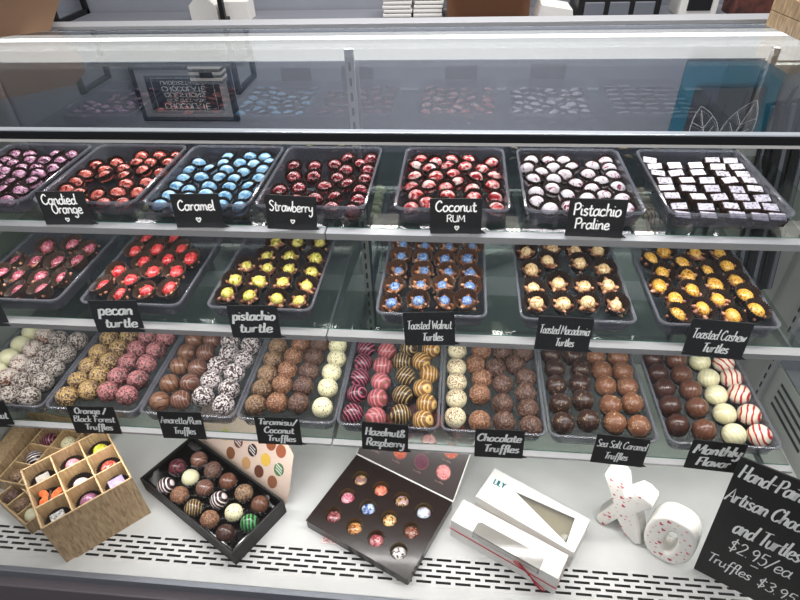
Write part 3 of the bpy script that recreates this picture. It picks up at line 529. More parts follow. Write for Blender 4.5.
# ------------------------------------------------------------------ glass shelves
ZS = {1: -.433, 2: -.573, 3: -.758}
YG = {1: .716, 2: .648, 3: .584}
SHX = {1: .53, 2: .497, 3: .522}
def shelf(k, label):
    z, y = ZS[k], YG[k]; x0, x1 = -.905, SHX[k]
    r = empty('glass_shelf', (-.19, y, z)); thing(r, label, 'shelf', 'glass shelves of the display case')
    for a, c in ((x0, -.192), (-.190, x1)):
        b = BM(); box(b, a+.19, c+.19, 0, .985-y, -.006, -.0004, 0); 
        for f in b.faces:
            if abs(f.calc_center_median().y) < 1e-5: f.material_index = 1
        obj('glass_panel', b, [M['glass'], M['edge']], r)
        b = BM(); prism(b, [(-.0185, -.0005), (-.0015, -.0005), (-.0015, -.0125), (-.016, -.0125)] if k < 3 else [(-.013, -.0005), (-.0015, -.0005), (-.0015, -.0065), (-.012, -.0065)], a+.19, c+.19)
        for v in b.verts: v.co = Vector((v.co.y, v.co.x, v.co.z))
        bmesh.ops.recalc_face_normals(b, faces=b.faces)
        obj('front_rail', b, [M['alu']], r)
    for ax in (-.86, -.193, .488):
        b = BM(); prism(b, [(.0, -.0075), (.985-y, -.0075), (.985-y, -.075), (.985-y-.03, -.06), (.01, -.017)], ax+.19-.002, ax+.19+.002)
        for v in b.verts: v.co = Vector((v.co.y, v.co.x, v.co.z))
        bmesh.ops.recalc_face_normals(b, faces=b.faces)
        obj('bracket_arm', b, [M['alud']], r)
shelf(1, 'top glass shelf with its aluminium front rail, holding filled bonbons')
shelf(2, 'middle glass shelf with its aluminium front rail, holding nut turtles')
shelf(3, 'bottom glass shelf with its aluminium front rail, holding round truffles')

# ------------------------------------------------------------------ clear trays
def tray_mesh():
    b = BM(); W, D, H = .17, .219, .028
    f = lambda i, z, r: rrect(i, W-i, i, D-i, r, z)
    loft(b, [f(.010, 0, .012), f(.0075, .003, .014), f(.0035, H-.004, .013), f(.0005, H-.0035, .014), f(.0005, H-.0005, .014), f(.0035, H, .012), f(.0048, H-.002, .0115), f(.009, .0045, .0125), f(.011, .0025, .011)])
    me = bpy.data.meshes.new('tray'); bmesh.ops.recalc_face_normals(b, faces=b.faces)
    for f_ in b.faces:
        zz = f_.calc_center_median().z; f_.material_index = 1 if zz > H-.0041 else 2 if zz > .004 else 0
    b.to_mesh(me); b.free()
    for q in ('tray', 'trayrim', 'traywall'): me.materials.append(M[q])
    return me
TRAY = tray_mesh()
TRX = dict(violet=-.84, orange=-.659, blue=-.479, redswirl=-.303, coconut=-.093, whitered=.096, square=.294,
           rose=-.80, red=-.597, pistachio=-.386, walnut=-.119, macadamia=.098, cashew=.297,
           V0=-.869, V1=-.698, V2=-.527, V3=-.356, V4=-.186, V5=-.015, V6=.157, V7=.339)
LV = {k: (3 if k[0] == 'V' else 2 if k in ('rose', 'red', 'pistachio', 'walnut', 'macadamia', 'cashew') else 1) for k in TRX}
TL = dict(violet='clear tray of violet bonbons at the left end of top shelf', orange='clear tray of orange-red bonbons behind the Candied Orange card',
 blue='clear tray of pale blue bonbons behind the Caramel card', redswirl='clear tray of dark red bonbons behind the Strawberry card',
 coconut='clear tray of red and white bonbons behind the Coconut Rum card', whitered='clear tray of white bonbons behind the Pistachio Praline card',
 square='clear tray of square silvery chocolates at right end of top shelf', rose='clear tray of rose-topped turtles at left end of middle shelf',
 red='clear tray of bright red topped turtles on the middle shelf', pistachio='clear tray of yellow-green topped turtles on the middle shelf',
 walnut='clear tray of blue-topped turtles behind the Toasted Walnut card', macadamia='clear tray of cream-topped turtles behind the Toasted Macadamia card',
 cashew='clear tray of yellow-topped turtles behind the Toasted Cashew card', V0='clear tray of white and coconut-flaked truffles at left end of bottom shelf',
 V1='clear tray of yellow and pink crumb truffles behind Orange / Black Forest card', V2='clear tray of milk and snowy truffles behind the Amaretto/Rum card',
 V3='clear tray of nutty and speckled truffles behind Tiramisu/Coconut card', V4='clear tray of pink and gold striped truffles behind Hazelnut & Raspberry card',
 V5='clear tray of crumb-coated truffles behind the Chocolate Truffles card', V6='clear tray of salted truffles behind the Sea Salt Caramel card',
 V7='clear tray of mixed smooth truffles behind the Monthly Flavor card')
YF = {1: .7255, 2: .6542, 3: .5898}
for k, x in TRX.items():
    o = bpy.data.objects.new('acrylic_tray', TRAY); COL.objects.link(o); o.location = (x, YF[LV[k]], ZS[LV[k]])
    thing(o, TL[k], 'tray', 'clear acrylic trays on the shelves')

# ------------------------------------------------------------------ name cards
def card(x, y, zb, w, h, rz, roll_, lines, label, font='brush'):
    kz = {c1y: 1.05, c2y: 1.15, c3y: 1.20}[y]; w *= 1.04; h *= kz
    if y == c2y: y = .6262; zb -= .0075
    if y == c3y: y = .5675; zb -= .0050
    r = empty('name_card', (x, y, zb)); r.rotation_euler = (radians(-7), radians(roll_), radians(rz)); thing(r, label, 'sign', 'black name cards along the shelf edges')
    b = BM(); box(b, -w/2, w/2, 0, .0016, 0.0002, h, 0, .0005); obj('board', b, [M['board']], r)
    b = BM(); prism(b, [(w/2-.016, .0003), (w/2+.007, .0003), (w/2-.002, .007), (w/2-.016, .014)], .0017, .0029); obj('easel_foot', b, [M['dark']], r)
    b = BM()
    for (t, size, cx, z, wd) in lines:
        write(b, t, cx, z*kz, size*(kz*.5+.5), (.15 if len(t) < 10 else .12) if font == 'brush' else .125, .16 if font == 'brush' else .02, width=wd and wd*1.03, y=-.0006, brush=font == 'brush')
    obj('lettering', b, [M['chalk']], r)
c1y, c2y, c3y = .704, .636, .5745
w, h = .071, .051
Z1, Z2, Z3 = ZS[1], ZS[2], ZS[3]
card(-.590, c1y, Z1, .072, h, 3, 0, [('Candied', .0085, -.004, .032, .052), ('Orange', .0085, .004, .018, .046), ('~', .006, 0, .005, None)], 'name card lettered Candied Orange', 'hand')
card(-.381, c1y, Z1, .070, h, 3, 0, [('Caramel', .0085, 0, .027, .054), ('~', .007, 0, .009, None)], 'name card lettered Caramel, with a heart', 'hand')
card(-.241, c1y, Z1, .071, h, 3, 4, [('Strawberry', .0085, 0, .028, .062), ('~', .006, .002, .010, None)], 'name card lettered Strawberry', 'hand')
card(-.001, c1y, Z1, .070, h, 0, -1, [('Coconut', .0085, 0, .033, .056), ('RUM', .0058, 0, .018, .026), ('~', .006, .002, .006, None)], 'name card lettered Coconut Rum', 'hand')
card(.191, c1y, Z1, .074, .054, -2, 0, [('Pistachio', .0095, 0, .031, .062), ('Praline', .0085, -.004, .012, .046)], 'name card lettered Pistachio Praline', 'hand')
card(-.748, c2y, Z2, .073, h, 5, 0, [('caramel', .0085, .006, .028, .052)], 'name card cut off by the left edge on the middle shelf')
card(-.519, c2y, Z2, .072, h, 5, 1, [('pecan', .0095, 0, .029, .052), ('turtle', .0085, .003, .009, .050)], 'name card lettered pecan turtle')
card(-.299, c2y, Z2, .073, h, 3, 0, [('pistachio', .0085, 0, .029, .063), ('turtle', .0085, 0, .010, .050)], 'name card lettered pistachio turtle')
card(-.033, c2y, Z2, .072, h, 1, -3, [('Toasted Walnut', .0078, 0, .026, .064), ('Turtles', .0072, .004, .008, .030)], 'name card lettered Toasted Walnut Turtles')
card(.158, c2y, Z2, .074, h, -1, 1, [('Toasted Macadamia', .0078, 0, .026, .068), ('Turtles', .0072, .003, .008, .026)], 'name card lettered Toasted Macadamia Turtles')
card(.368, c2y, Z2, .077, .054, -4, 1, [('Toasted Cashew', .0085, 0, .027, .068), ('Turtles', .008, .001, .008, .034)], 'name card lettered Toasted Cashew Turtles')
card(-.791, c3y, Z3, .078, .049, 6, 2, [('Coconut', .0078, .012, .017, .046)], 'name card cut off by the left edge on the bottom shelf')
card(-.594, c3y, Z3, .076, h, 4, 2, [('Orange /', .0066, -.002, .038, .052), ('Black Forest', .0066, 0, .023, .068), ('Truffles', .0066, .003, .008, .046)], 'name card lettered Orange / Black Forest Truffles')
card(-.441, c3y, Z3, .071, .050, 3, 2, [('Amaretto/Rum', .0078, 0, .029, .066), ('Truffles', .0074, .002, .010, .036)], 'name card lettered Amaretto/Rum Truffles')
card(-.277, c3y, Z3, .071, .050, 2, 1, [('Tiramisu/', .0066, 0, .037, .062), ('Coconut', .0068, .001, .022, .048), ('Truffles', .0066, .003, .007, .046)], 'name card lettered Tiramisu/Coconut Truffles')
card(-.103, c3y, Z3, .072, .050, 0, 2, [('Hazelnut&', .0084, 0, .028, .062), ('Raspberry', .0084, 0, .009, .060)], 'name card lettered Hazelnut & Raspberry')
card(.079, c3y, Z3, .073, .050, 0, -1, [('Chocolate', .0078, -.001, .030, .066), ('Truffles', .0078, .003, .011, .054)], 'name card lettered Chocolate Truffles')
card(.261, c3y, Z3, .076, .050, -2, 2, [('Sea Salt Caramel', .0076, 0, .030, .072), ('Truffles', .0072, -.004, .010, .034)], 'name card lettered Sea Salt Caramel Truffles')
card(.401, c3y, Z3, .074, .050, -3, 1, [('Monthly', .0098, 0, .028, .066), ('Flavor', .0088, 0, .008, .048)], 'name card lettered Monthly Flavor')

# wooden crate on the right end of the glass top
r = empty('wooden_crate', (.53, .98, -.2343), radians(6)); thing(r, 'small brown wooden crate on the right end of the glass top', 'crate')
for nm, (z0, z1) in (('lower_board', (0, .022)), ('upper_board', (.0225, .046))):
    b = BM(); box(b, -.045, .10, -.04, .06, z0, z1, 0, .0015); obj(nm, b, [M['wood']], r)
# kraft bag standing at the left rear of the glass top
b = BM(); prism(b, [(0, 0), (.20, 0), (.235, .05), (.232, .078), (.205, .098), (0, .102), (-.2, .102), (-.2, 0)], -.01, .14)
for v in b.verts: v.co.x -= .2
es = [e for e in b.edges if e.calc_length() > .12 and abs(e.verts[0].co.y-e.verts[1].co.y) > .1]
o = obj('kraft_box', b, [M['kraft']], loc=(-.752, 1.057, -.2343)); o.rotation_euler = (0, 0, radians(36)); thing(o, 'brown kraft box with flared side standing at the top left of the case', 'box')
b = BM(); box(b, -.019, .019, -.006, .006, 0, .0004)
fr = obj('deck_sticker', b, [M['white']], loc=(-.205, .519, -.9698)); fr.rotation_euler = (0, 0, radians(-1)); thing(fr, 'small white sticker with red writing on the floor plate left of the dark gift box', 'sticker')
b = BM()
write(b, 'THIS WAY', 0, -.0028, .0036, .16, 0, width=.032, y=0, brush=False)
for x0, x1, z0, z1 in ((-.018, .018, -.0055, -.005), (-.018, .018, .005, .0055), (-.018, -.0175, -.005, .005), (.0175, .018, -.005, .005)): b.faces.new([b.verts.new(q) for q in ((x0, 0, z0), (x1, 0, z0), (x1, 0, z1), (x0, 0, z1))])
for v in b.verts: v.co = Vector((v.co.x, v.co.z, .0006))
obj('red_print', b, [M['red']], fr)

# ------------------------------------------------------------------ light
def area(name, loc, sx, sy, e, col=(1, 1, 1), tilt=0, rot=None):
    l = bpy.data.lights.new(name, 'AREA'); l.shape = 'RECTANGLE'; l.size = sx; l.size_y = sy; l.energy = e; l.color = col
    o = bpy.data.objects.new(name, l); COL.objects.link(o); o.location = loc; o.rotation_euler = rot or (tilt, 0, 0); return o
cxm = (XL+XR)/2
area('front_led', (cxm, .604, -.258), 1.45, .012, LE[0], (1, .97, .93), radians(20))
area('header_led', (cxm, 1.020, -.249), 1.45, .014, LE[1], (1, .95, .88), radians(-28))
area('shelf_led_1', (cxm, .700, -.455), 1.4, .012, LE[2], (1, .97, .93), radians(14))
area('shelf_led_2', (cxm, .634, -.595), 1.4, .012, LE[3], (1, .97, .93), radians(14))
area('shelf_led_3', (cxm, .572, -.778), 1.4, .012, LE[4], (1, .98, .96), radians(4))
area('ceiling_light_left', (-.9, -.45, 1.05), 1.2, .6, LE[5], (1, .98, .96))
area('ceiling_light_right', (.9, -.45, 1.05), 1.2, .6, LE[5], (1, .98, .96))
area('ceiling_light_rear', (0, 1.6, 1.05), 1.6, .3, LE[6], (1, .98, .96))
W_ = bpy.data.worlds.new('World'); SC.world = W_; W_.use_nodes = True
bg = W_.node_tree.nodes['Background']; bg.inputs[0].default_value = (.80, .86, 1, 1); bg.inputs[1].default_value = WE
# ------------------------------------------------------------------ sweets
def fluted(rb, rt, h, n=26, amp=.0007, floor=True):
    b = BM(); rings = []
    for k, (r, z) in enumerate(((rb, 0), (rb+(rt-rb)*.5, h*.5), (rt, h))):
        am = amp*(.5+k*.6)
        rings.append([((r+(am if i % 2 else -am))*cos(pi*i/n), (r+(am if i % 2 else -am))*sin(pi*i/n), z) for i in range(2*n)])
    inner = [[(x*.975, y*.975, z+.0002) for x, y, z in rg] for rg in rings[::-1]]
    loft(b, rings+inner, 0, True, True)
    bmesh.ops.recalc_face_normals(b, faces=b.faces)
    return b
def mesh_of(b, name, mats, smooth=True):
    me = bpy.data.meshes.new(name); b.normal_update(); b.to_mesh(me); b.free()
    for m in (mats if isinstance(mats, (list, tuple)) else [mats]): me.materials.append(m)
    if smooth: me.polygons.foreach_set('use_smooth', [True]*len(me.polygons))
    return me
CUP_S = mesh_of(fluted(.0112, .0150, .0130, 22, .0006), 'paper_cup', M['cup'], False)
CUP_T = mesh_of(fluted(.0125, .0230, .022, 30, .0008), 'paper_cup', M['cup'], False)
CUP_TB = mesh_of(fluted(.0125, .0230, .022, 30, .0008), 'paper_cup', M['cup2'], False)
CUP_TC = mesh_of(fluted(.0125, .0215, .024, 30, .0008), 'paper_cup', M['cup3'], False)
CUP_F = mesh_of(fluted(.012, .0172, .009, 28, .0006), 'paper_cup', M['cup'], False)
def dome(r, h, n=20, m=7, squash=1):
    b = BM(); prof = [(r*.93, 0)]+[(r*cos(t)**.9, h*(.12+.88*sin(t))) for t in [pi/2*i/m for i in range(m)]]
    loft(b, [[(q*cos(2*pi*i/n), q*sin(2*pi*i/n)*squash, z) for i in range(n)] for q, z in prof]+[[(q*.12*cos(2*pi*i/n), q*.12*sin(2*pi*i/n)*squash, h) for q in (r,) for i in range(n)]])
    return b
def C(*a): return srgb(*a)
DK = C(44, 26, 22)
DOMES = {
 'violet': mottled('violet_shell', [C(58, 36, 44), C(176, 112, 146), C(220, 176, 200)], 130, .22, .5, 1.6, stops=[.40, .49, .66]),
 'orange': mottled('orange_red_shell', [C(70, 26, 22), C(196, 84, 76), C(226, 130, 112)], 130, .22, .5, 1.6, stops=[.39, .48, .68]),
 'blue': mottled('pale_blue_shell', [C(70, 124, 170), C(126, 178, 214), C(168, 210, 236)], 110, .2, .5, .6, stops=[.32, .46, .62]),
 'redswirl': mottled('dark_red_swirl_shell', [C(36, 20, 20), C(120, 24, 38), C(190, 48, 64), C(220, 170, 172)], 150, .2, .5, 2.4, stops=[.44, .50, .57, .66]),
 'coconut': mottled('red_and_white_shell', [C(120, 24, 32), C(204, 48, 54), C(234, 190, 184), C(238, 222, 216)], 100, .2, .5, .9, stops=[.36, .46, .58, .68]),
 'whitered': mottled('white_shell_with_red', [C(120, 36, 60), C(208, 150, 168), C(232, 222, 228), C(238, 232, 238)], 95, .2, .5, 1.6, stops=[.34, .385, .44, .7]),
}
SQ_TOP = mottled('silver_transfer', [C(120, 108, 120), C(206, 200, 216), C(226, 220, 230)], 260, .25, .4, .5, stops=[.34, .46, .62])
DOME_ME = {k: mesh_of(dome(.0132, .0148), 'bonbon_'+k, m) for k, m in DOMES.items()}
b = BM(); box(b, -.0112, .0112, -.0078, .0078, 0, .0115, 0, .0012); box(b, -.0104, .0104, -.0070, .0070, .0114, .0122, 1, .0003)
SQ_ME = mesh_of(b, 'square_chocolate', [M['choc'], SQ_TOP], False)
ORD = ['front', 'second', 'third', 'fourth', 'fifth', 'sixth', 'seventh', 'eighth', 'ninth', 'tenth', 'eleventh', 'twelfth']
POS = ['leftmost', 'second from left', 'third from left', 'fourth from left', 'fifth from left', 'sixth from left', 'seventh from left', 'eighth from left']
def rows(L, gap):
    S = sorted(range(len(L)), key=lambda i: L[i][1]); R = []
    for i in S:
        if R and L[i][1]-L[R[-1][0]][1] < gap: R[-1].append(i)
        else: R.append([i])
    out = {}
    for a, r in enumerate(R):
        for c, i in enumerate(sorted(r, key=lambda i: L[i][0])):
            out[i] = ('%s row' % ORD[a] if a == 0 else '%s row back' % ORD[a])+', '+POS[c]
    return out
NAMES = dict(violet=('violet shell bonbon', 'leftmost top-shelf tray'), orange=('orange-red shell bonbon', 'Candied Orange tray'), blue=('pale blue bonbon', 'Caramel tray'),
 redswirl=('dark red swirled bonbon', 'Strawberry tray'), coconut=('red and white bonbon', 'Coconut Rum tray'), whitered=('white red-veined bonbon', 'Pistachio Praline tray'),
 square=('silver-topped square chocolate', 'right-end top-shelf tray'))
for k in NAMES:
    L = SWEETS[k]; rk = rows(L, .0225); nm, tr = NAMES[k]
    for i, p in enumerate(L):
        z = ZS[1]+.0042
        o = bpy.data.objects.new('square_bonbon' if k == 'square' else 'bonbon', SQ_ME if k == 'square' else DOME_ME[k]); COL.objects.link(o)
        o.location = (p[0], p[1], z+.0012+random.uniform(0, .0015))
        tilt = random.uniform(.05, .34)
        if k == 'square': o.rotation_euler = (random.uniform(.10, .3), random.uniform(-.12, .12), random.uniform(-.16, .16))
        else: o.rotation_euler = (tilt, random.uniform(-.3, .3), random.uniform(-.5, .5))
        thing(o, '%s in the %s, %s' % (nm, tr, rk[i]), 'chocolate', '%ss in the %s' % (nm, tr))
        c = bpy.data.objects.new('paper_cup', CUP_S); COL.objects.link(c); c.parent = o; s_ = random.uniform(.97, 1.05)
        c.location = (0, 0, -.0012); c.scale = (s_, s_*(.76 if k == 'square' else 1), random.uniform(.88, 1.05)*(.86 if k == 'square' else 1)); c.rotation_euler = (0, 0, 0 if k == 'square' else random.random()*6)

# turtles: nut cluster + coloured candy shell + pleated cup
def nutcluster(seed):
    random.seed(seed); b = BM()
    def blob(cx, cy, cz, rx, ry, rz, a):
        r = bmesh.ops.create_icosphere(b, subdivisions=3, radius=1)
        for v in r['verts']:
            p = v.co; n_ = 1+.12*noise.noise(p*2.2+Vector((seed, cx*90, cy*90)))
            x, y, z = p.x*rx*n_, p.y*ry*n_, p.z*rz*n_
            v.co = Vector((cx+x*cos(a)-y*sin(a), cy+x*sin(a)+y*cos(a), cz+z))
    blob(0, 0, .008, .0118, .0108, .0078, 0)
    for k in range(5):
        a = k*2*pi/5+.3+random.uniform(-.3, .3) - pi/2; q = .0118
        blob(q*cos(a), q*sin(a), .0088, .0068, .0032, .0034, a+random.uniform(-.4, .4))
    return b
NUTS = [nutcluster(i) for i in range(3)]
NUT_ME = {}
for nm, mt in (('brown', M['nuts']), ('red', M['nutsred'])):
    NUT_ME[nm] = []
    for i in range(3):
        me = bpy.data.meshes.new('chocolate_turtle'); NUTS[i].to_mesh(me); me.materials.append(mt); me.polygons.foreach_set('use_smooth', [True]*len(me.polygons)); NUT_ME[nm].append(me)
for q in NUTS: q.free()
random.seed(11)
def shellmat(n, dark, mid, lite, sc=150): return mottled(n, [dark, mid, lite], sc, .25, .45, 2.0, stops=[.36, .46, .62], bump=.35)
TSH = dict(rose=shellmat('rose_shell', C(82, 32, 42), C(168, 66, 90), C(214, 132, 146)), red=shellmat('bright_red_shell', C(150, 22, 30), C(226, 52, 62), C(240, 104, 98)),
 pistachio=shellmat('yellow_green_shell', C(122, 108, 36), C(200, 186, 78), C(228, 218, 122), 90), walnut=shellmat('blue_copper_shell', C(64, 54, 62), C(84, 118, 176), C(140, 172, 214), 190),
 macadamia=shellmat('cream_shell', C(150, 104, 62), C(222, 184, 132), C(242, 216, 168), 120), cashew=shellmat('yellow_orange_shell', C(130, 76, 26), C(220, 158, 56), C(240, 194, 96), 190))
TSH_ME = {k: mesh_of(dome(.0112, .0100, 18, 6, 1.18 if k in ('cashew', 'rose', 'red') else 1.02), 'candy_shell', m) for k, m in TSH.items()}
TN = dict(rose=('rose-topped turtle', 'left-end middle tray'), red=('red-topped turtle', 'pecan turtle tray'), pistachio=('yellow-green topped turtle', 'pistachio turtle tray'),
 walnut=('blue-topped turtle', 'Toasted Walnut tray'), macadamia=('cream-topped turtle', 'Toasted Macadamia tray'), cashew=('golden-topped turtle', 'Toasted Cashew tray'))
for k, (nm, tr) in TN.items():
    L = SWEETS[k]; rk = rows(L, .028)
    for i, p in enumerate(L):
        o = bpy.data.objects.new('chocolate_turtle', random.choice(NUT_ME['red' if k in ('rose', 'red', 'cashew') else 'brown'])); COL.objects.link(o)
        tx = random.uniform(.2, .42); ty = random.uniform(-.18, .18); tz = random.uniform(-.35, .35)
        if k in ('cashew', 'red', 'rose'): tz += {'cashew': .45, 'red': -.45, 'rose': -.5}[k]
        o.rotation_euler = (tx, ty, tz); o.location = (p[0], p[1]+.003, ZS[2]+.0115+random.uniform(0, .003))
        thing(o, '%s in the %s, %s' % (nm, tr, rk[i]), 'chocolate', '%ss in the %s' % (nm, tr))
        s1 = bpy.data.objects.new('candy_shell', TSH_ME[k]); COL.objects.link(s1); s1.parent = o; s1.location = (0, .0015, .0100); sq_ = random.uniform(.72, .9) if k == 'walnut' else random.uniform(.84, 1.04); s1.scale = (sq_, sq_, sq_*random.uniform(.85, 1.1)); s1.rotation_euler = (random.uniform(-.15, .15), random.uniform(-.15, .15), 0)
        c = bpy.data.objects.new('paper_cup', {'walnut': CUP_TC, 'rose': CUP_TB, 'red': CUP_TB, 'pistachio': CUP_T}.get(k, CUP_T)); COL.objects.link(c); c.parent = o
        c.location = (0, 0, -.002); c.rotation_euler = (random.uniform(-.12, .12), random.uniform(-.12, .12), random.random()*6); q = random.uniform(.82, .90); c.scale = (q, q, random.uniform(.8, 1.05))

# round truffles
def truffle_mesh(name, mat, kind='smooth', scale=330, dens=.6, amp=.0011, seed=0, top=False, rad=.0178):
    b = BM(); bmesh.ops.create_icosphere(b, subdivisions=6 if kind == 'chip' else 4, radius=1)
    col = b.verts.layers.float_color.new('chip'); off = Vector((seed*3.1, seed*1.7, seed*.9))
    for v in b.verts:
        n_ = v.co.normalized(); p = n_*rad
        r = rad*(1+.03*noise.noise(n_*1.6+off))
        a = c = 0
        if kind == 'chip':
            d, pts = noise.voronoi(p*scale+off*7)
            h = noise.cell(pts[0]*13.7+off); h = abs(h) % 1
            edge = min(1, max(0, (d[1]-d[0])*2.2))
            dd = dens+(n_.z*.5 if top else 0)
            if h < dd:
                a = 1 if edge > .22 else .25; r += amp*edge*(.5+h/dd*.7)
            c = (h*7.3) % 1
        v[col] = (a, c, 0, 1)
        v.co = Vector((n_.x*r, n_.y*r, max(n_.z*r*.97, -rad*.86)))
    return mesh_of(b, name, mat, True)
TM = {}
def reg(key, mat, lab, **kw): TM[key] = ([truffle_mesh('truffle_'+key, mat, seed=s+len(TM), **kw) for s in range(2 if kw.get('kind') == 'chip' else 1)], lab)
choc, milk = C(58, 34, 26), C(122, 72, 48)
reg('cream', mottled('ivory_coating', [C(214, 210, 172), C(234, 232, 200)], 40, .4, .1), 'plain ivory')
reg('cocoflake', chipmat('milk_with_coconut', C(116, 70, 50), C(232, 224, 214)), 'half-flaked milk', kind='chip', scale=440, dens=.42, top=True)
reg('flake', chipmat('coconut_flaked', C(70, 56, 50), C(206, 198, 190)), 'coconut-flaked', kind='chip', scale=450, dens=.60)
reg('yellow', chipmat('yellow_crumb', C(76, 54, 46), C(222, 186, 104), tint=C(150, 124, 106)), 'yellow crumbed', kind='chip', scale=440, dens=.37, top=True)
reg('pink', chipmat('pink_crumb', C(80, 54, 52), C(224, 134, 140), tint=C(150, 112, 110)), 'pink crumbed', kind='chip', scale=440, dens=.36, top=True)
reg('snow', chipmat('snowy_flakes', C(60, 38, 34), C(240, 234, 234), tint=C(204, 192, 194)), 'snowy flaked', kind='chip', scale=430, dens=.58)
reg('tan', chipmat('tan_nut_crumb', C(78, 56, 44), C(178, 146, 112), tint=C(118, 92, 72)), 'tan nut-crumbed', kind='chip', scale=450, dens=.42, top=True)
reg('amber', chipmat('amber_nut_crumb', C(108, 72, 54), C(196, 148, 116), tint=C(140, 100, 76)), 'amber nut-crumbed', kind='chip', scale=470, dens=.5, amp=.0009)
reg('cocoa', chipmat('cocoa_crumb', C(66, 46, 40), C(150, 116, 100), tint=C(96, 68, 56)), 'cocoa-crumbed', kind='chip', scale=470, dens=.5, amp=.0009)
reg('speckle', chipmat('ivory_speckled', C(236, 230, 190), C(96, 40, 34), rough=.4), 'speckled ivory', kind='chip', scale=560, dens=.15, amp=.0005)
reg('shaving', chipmat('ivory_with_shavings', C(232, 222, 188), C(128, 78, 48), rough=.45), 'ivory chocolate-flecked', kind='chip', scale=640, dens=.16, amp=.0005, top=True)
reg('darksalt', chipmat('dark_with_salt', C(58, 40, 36), C(224, 190, 140), rough=.3), 'dark salted', kind='chip', scale=760, dens=.045, amp=.0012)
reg('milksalt', chipmat('milk_with_salt', C(124, 82, 62), C(244, 214, 158), rough=.32), 'milk salted', kind='chip', scale=760, dens=.06, amp=.0012)
reg('milkswirl', striped('milk_swirl', C(130, 94, 74), C(92, 60, 46), 700, .72), 'milk with dark swirls')
reg('milkstripe', striped('milk_stripe', C(104, 70, 58), C(150, 116, 104), 1250, .6), 'milk pinstriped')
reg('darkpink', striped('dark_pink_stripe', C(62, 30, 36), C(186, 100, 126), 1150, .5), 'dark truffle pink-striped')
reg('milkpink', striped('milk_pink_stripe', C(146, 88, 80), C(214, 120, 138), 950, .2), 'pink-striped milk')
reg('darkgold', striped('dark_gold_stripe', C(66, 50, 38), C(190, 164, 116), 1150, .5), 'dark gold-striped')
reg('milkgold', striped('milk_gold_stripe', C(136, 96, 62), C(220, 182, 112), 1050, .4), 'golden-striped milk')
reg('darkplain', striped('dark_fine_stripe', C(60, 36, 30), C(92, 60, 50), 1700, .6), 'dark fine-lined')
reg('milkplain', striped('milk_fine_stripe', C(108, 70, 54), C(84, 54, 42), 1100, .75), 'milk fine-lined')
reg('ivory', striped('ivory_fine_stripe', C(230, 222, 176), C(242, 238, 206), 1000, .3), 'smooth ivory')
reg('redstripe', striped('white_red_stripe', C(238, 224, 206), C(186, 40, 44), 720, .5), 'white red-striped')
reg('purple', striped('purple_stripe', C(58, 28, 32), C(122, 60, 72), 1100, .4), 'dark purple-striped')
reg('zebra', striped('zebra_stripe', C(46, 28, 28), C(228, 216, 216), 1000, .3), 'black and white striped')
reg('green', striped('green_stripe', C(40, 46, 30), C(76, 158, 96), 900, -.1), 'green striped')
LINED = ('milkswirl', 'milkstripe', 'darkpink', 'milkpink', 'darkgold', 'milkgold', 'darkplain', 'milkplain', 'ivory', 'redstripe', 'purple', 'zebra', 'green')
VN = dict(V0='left-end bottom tray', V1='Orange / Black Forest tray', V2='Amaretto/Rum tray', V3='Tiramisu/Coconut tray', V4='Hazelnut & Raspberry tray', V5='Chocolate Truffles tray', V6='Sea Salt Caramel tray', V7='Monthly Flavor tray')
def truffle(kind, loc, sc=1.0):
    o = bpy.data.objects.new('truffle', random.choice(TM[kind][0])); COL.objects.link(o); o.location = loc; o.scale = (sc, sc, sc)
    if kind in LINED: o.rotation_euler = (random.uniform(-.5, .5), random.uniform(-.7, .3), random.uniform(-.9, .9))
    elif kind in ('yellow', 'pink', 'cocoflake', 'tan', 'shaving'): o.rotation_euler = (random.uniform(-.1, .5), random.uniform(-.3, .3), random.uniform(0, 6))
    else: o.rotation_euler = (0, 0, random.uniform(0, 6))
    return o
for k, tr in VN.items():
    L = SWEETS[k]; rk = rows(L, .021)
    for i, p in enumerate(L):
        o = truffle(p[2], (p[0], p[1], ZS[3]+.0045+.0155))
        thing(o, '%s truffle in the %s, %s' % (TM[p[2]][1].replace(' truffle', ''), tr, rk[i]), 'truffle', 'truffles in the '+tr)
        if k in ('V6', 'V7'):
            c = bpy.data.objects.new('paper_cup', CUP_F); COL.objects.link(c); c.parent = o
            R_ = o.rotation_euler.to_matrix().inverted(); c.rotation_euler = R_.to_euler(); c.location = R_ @ Vector((0, 0, -.0168))

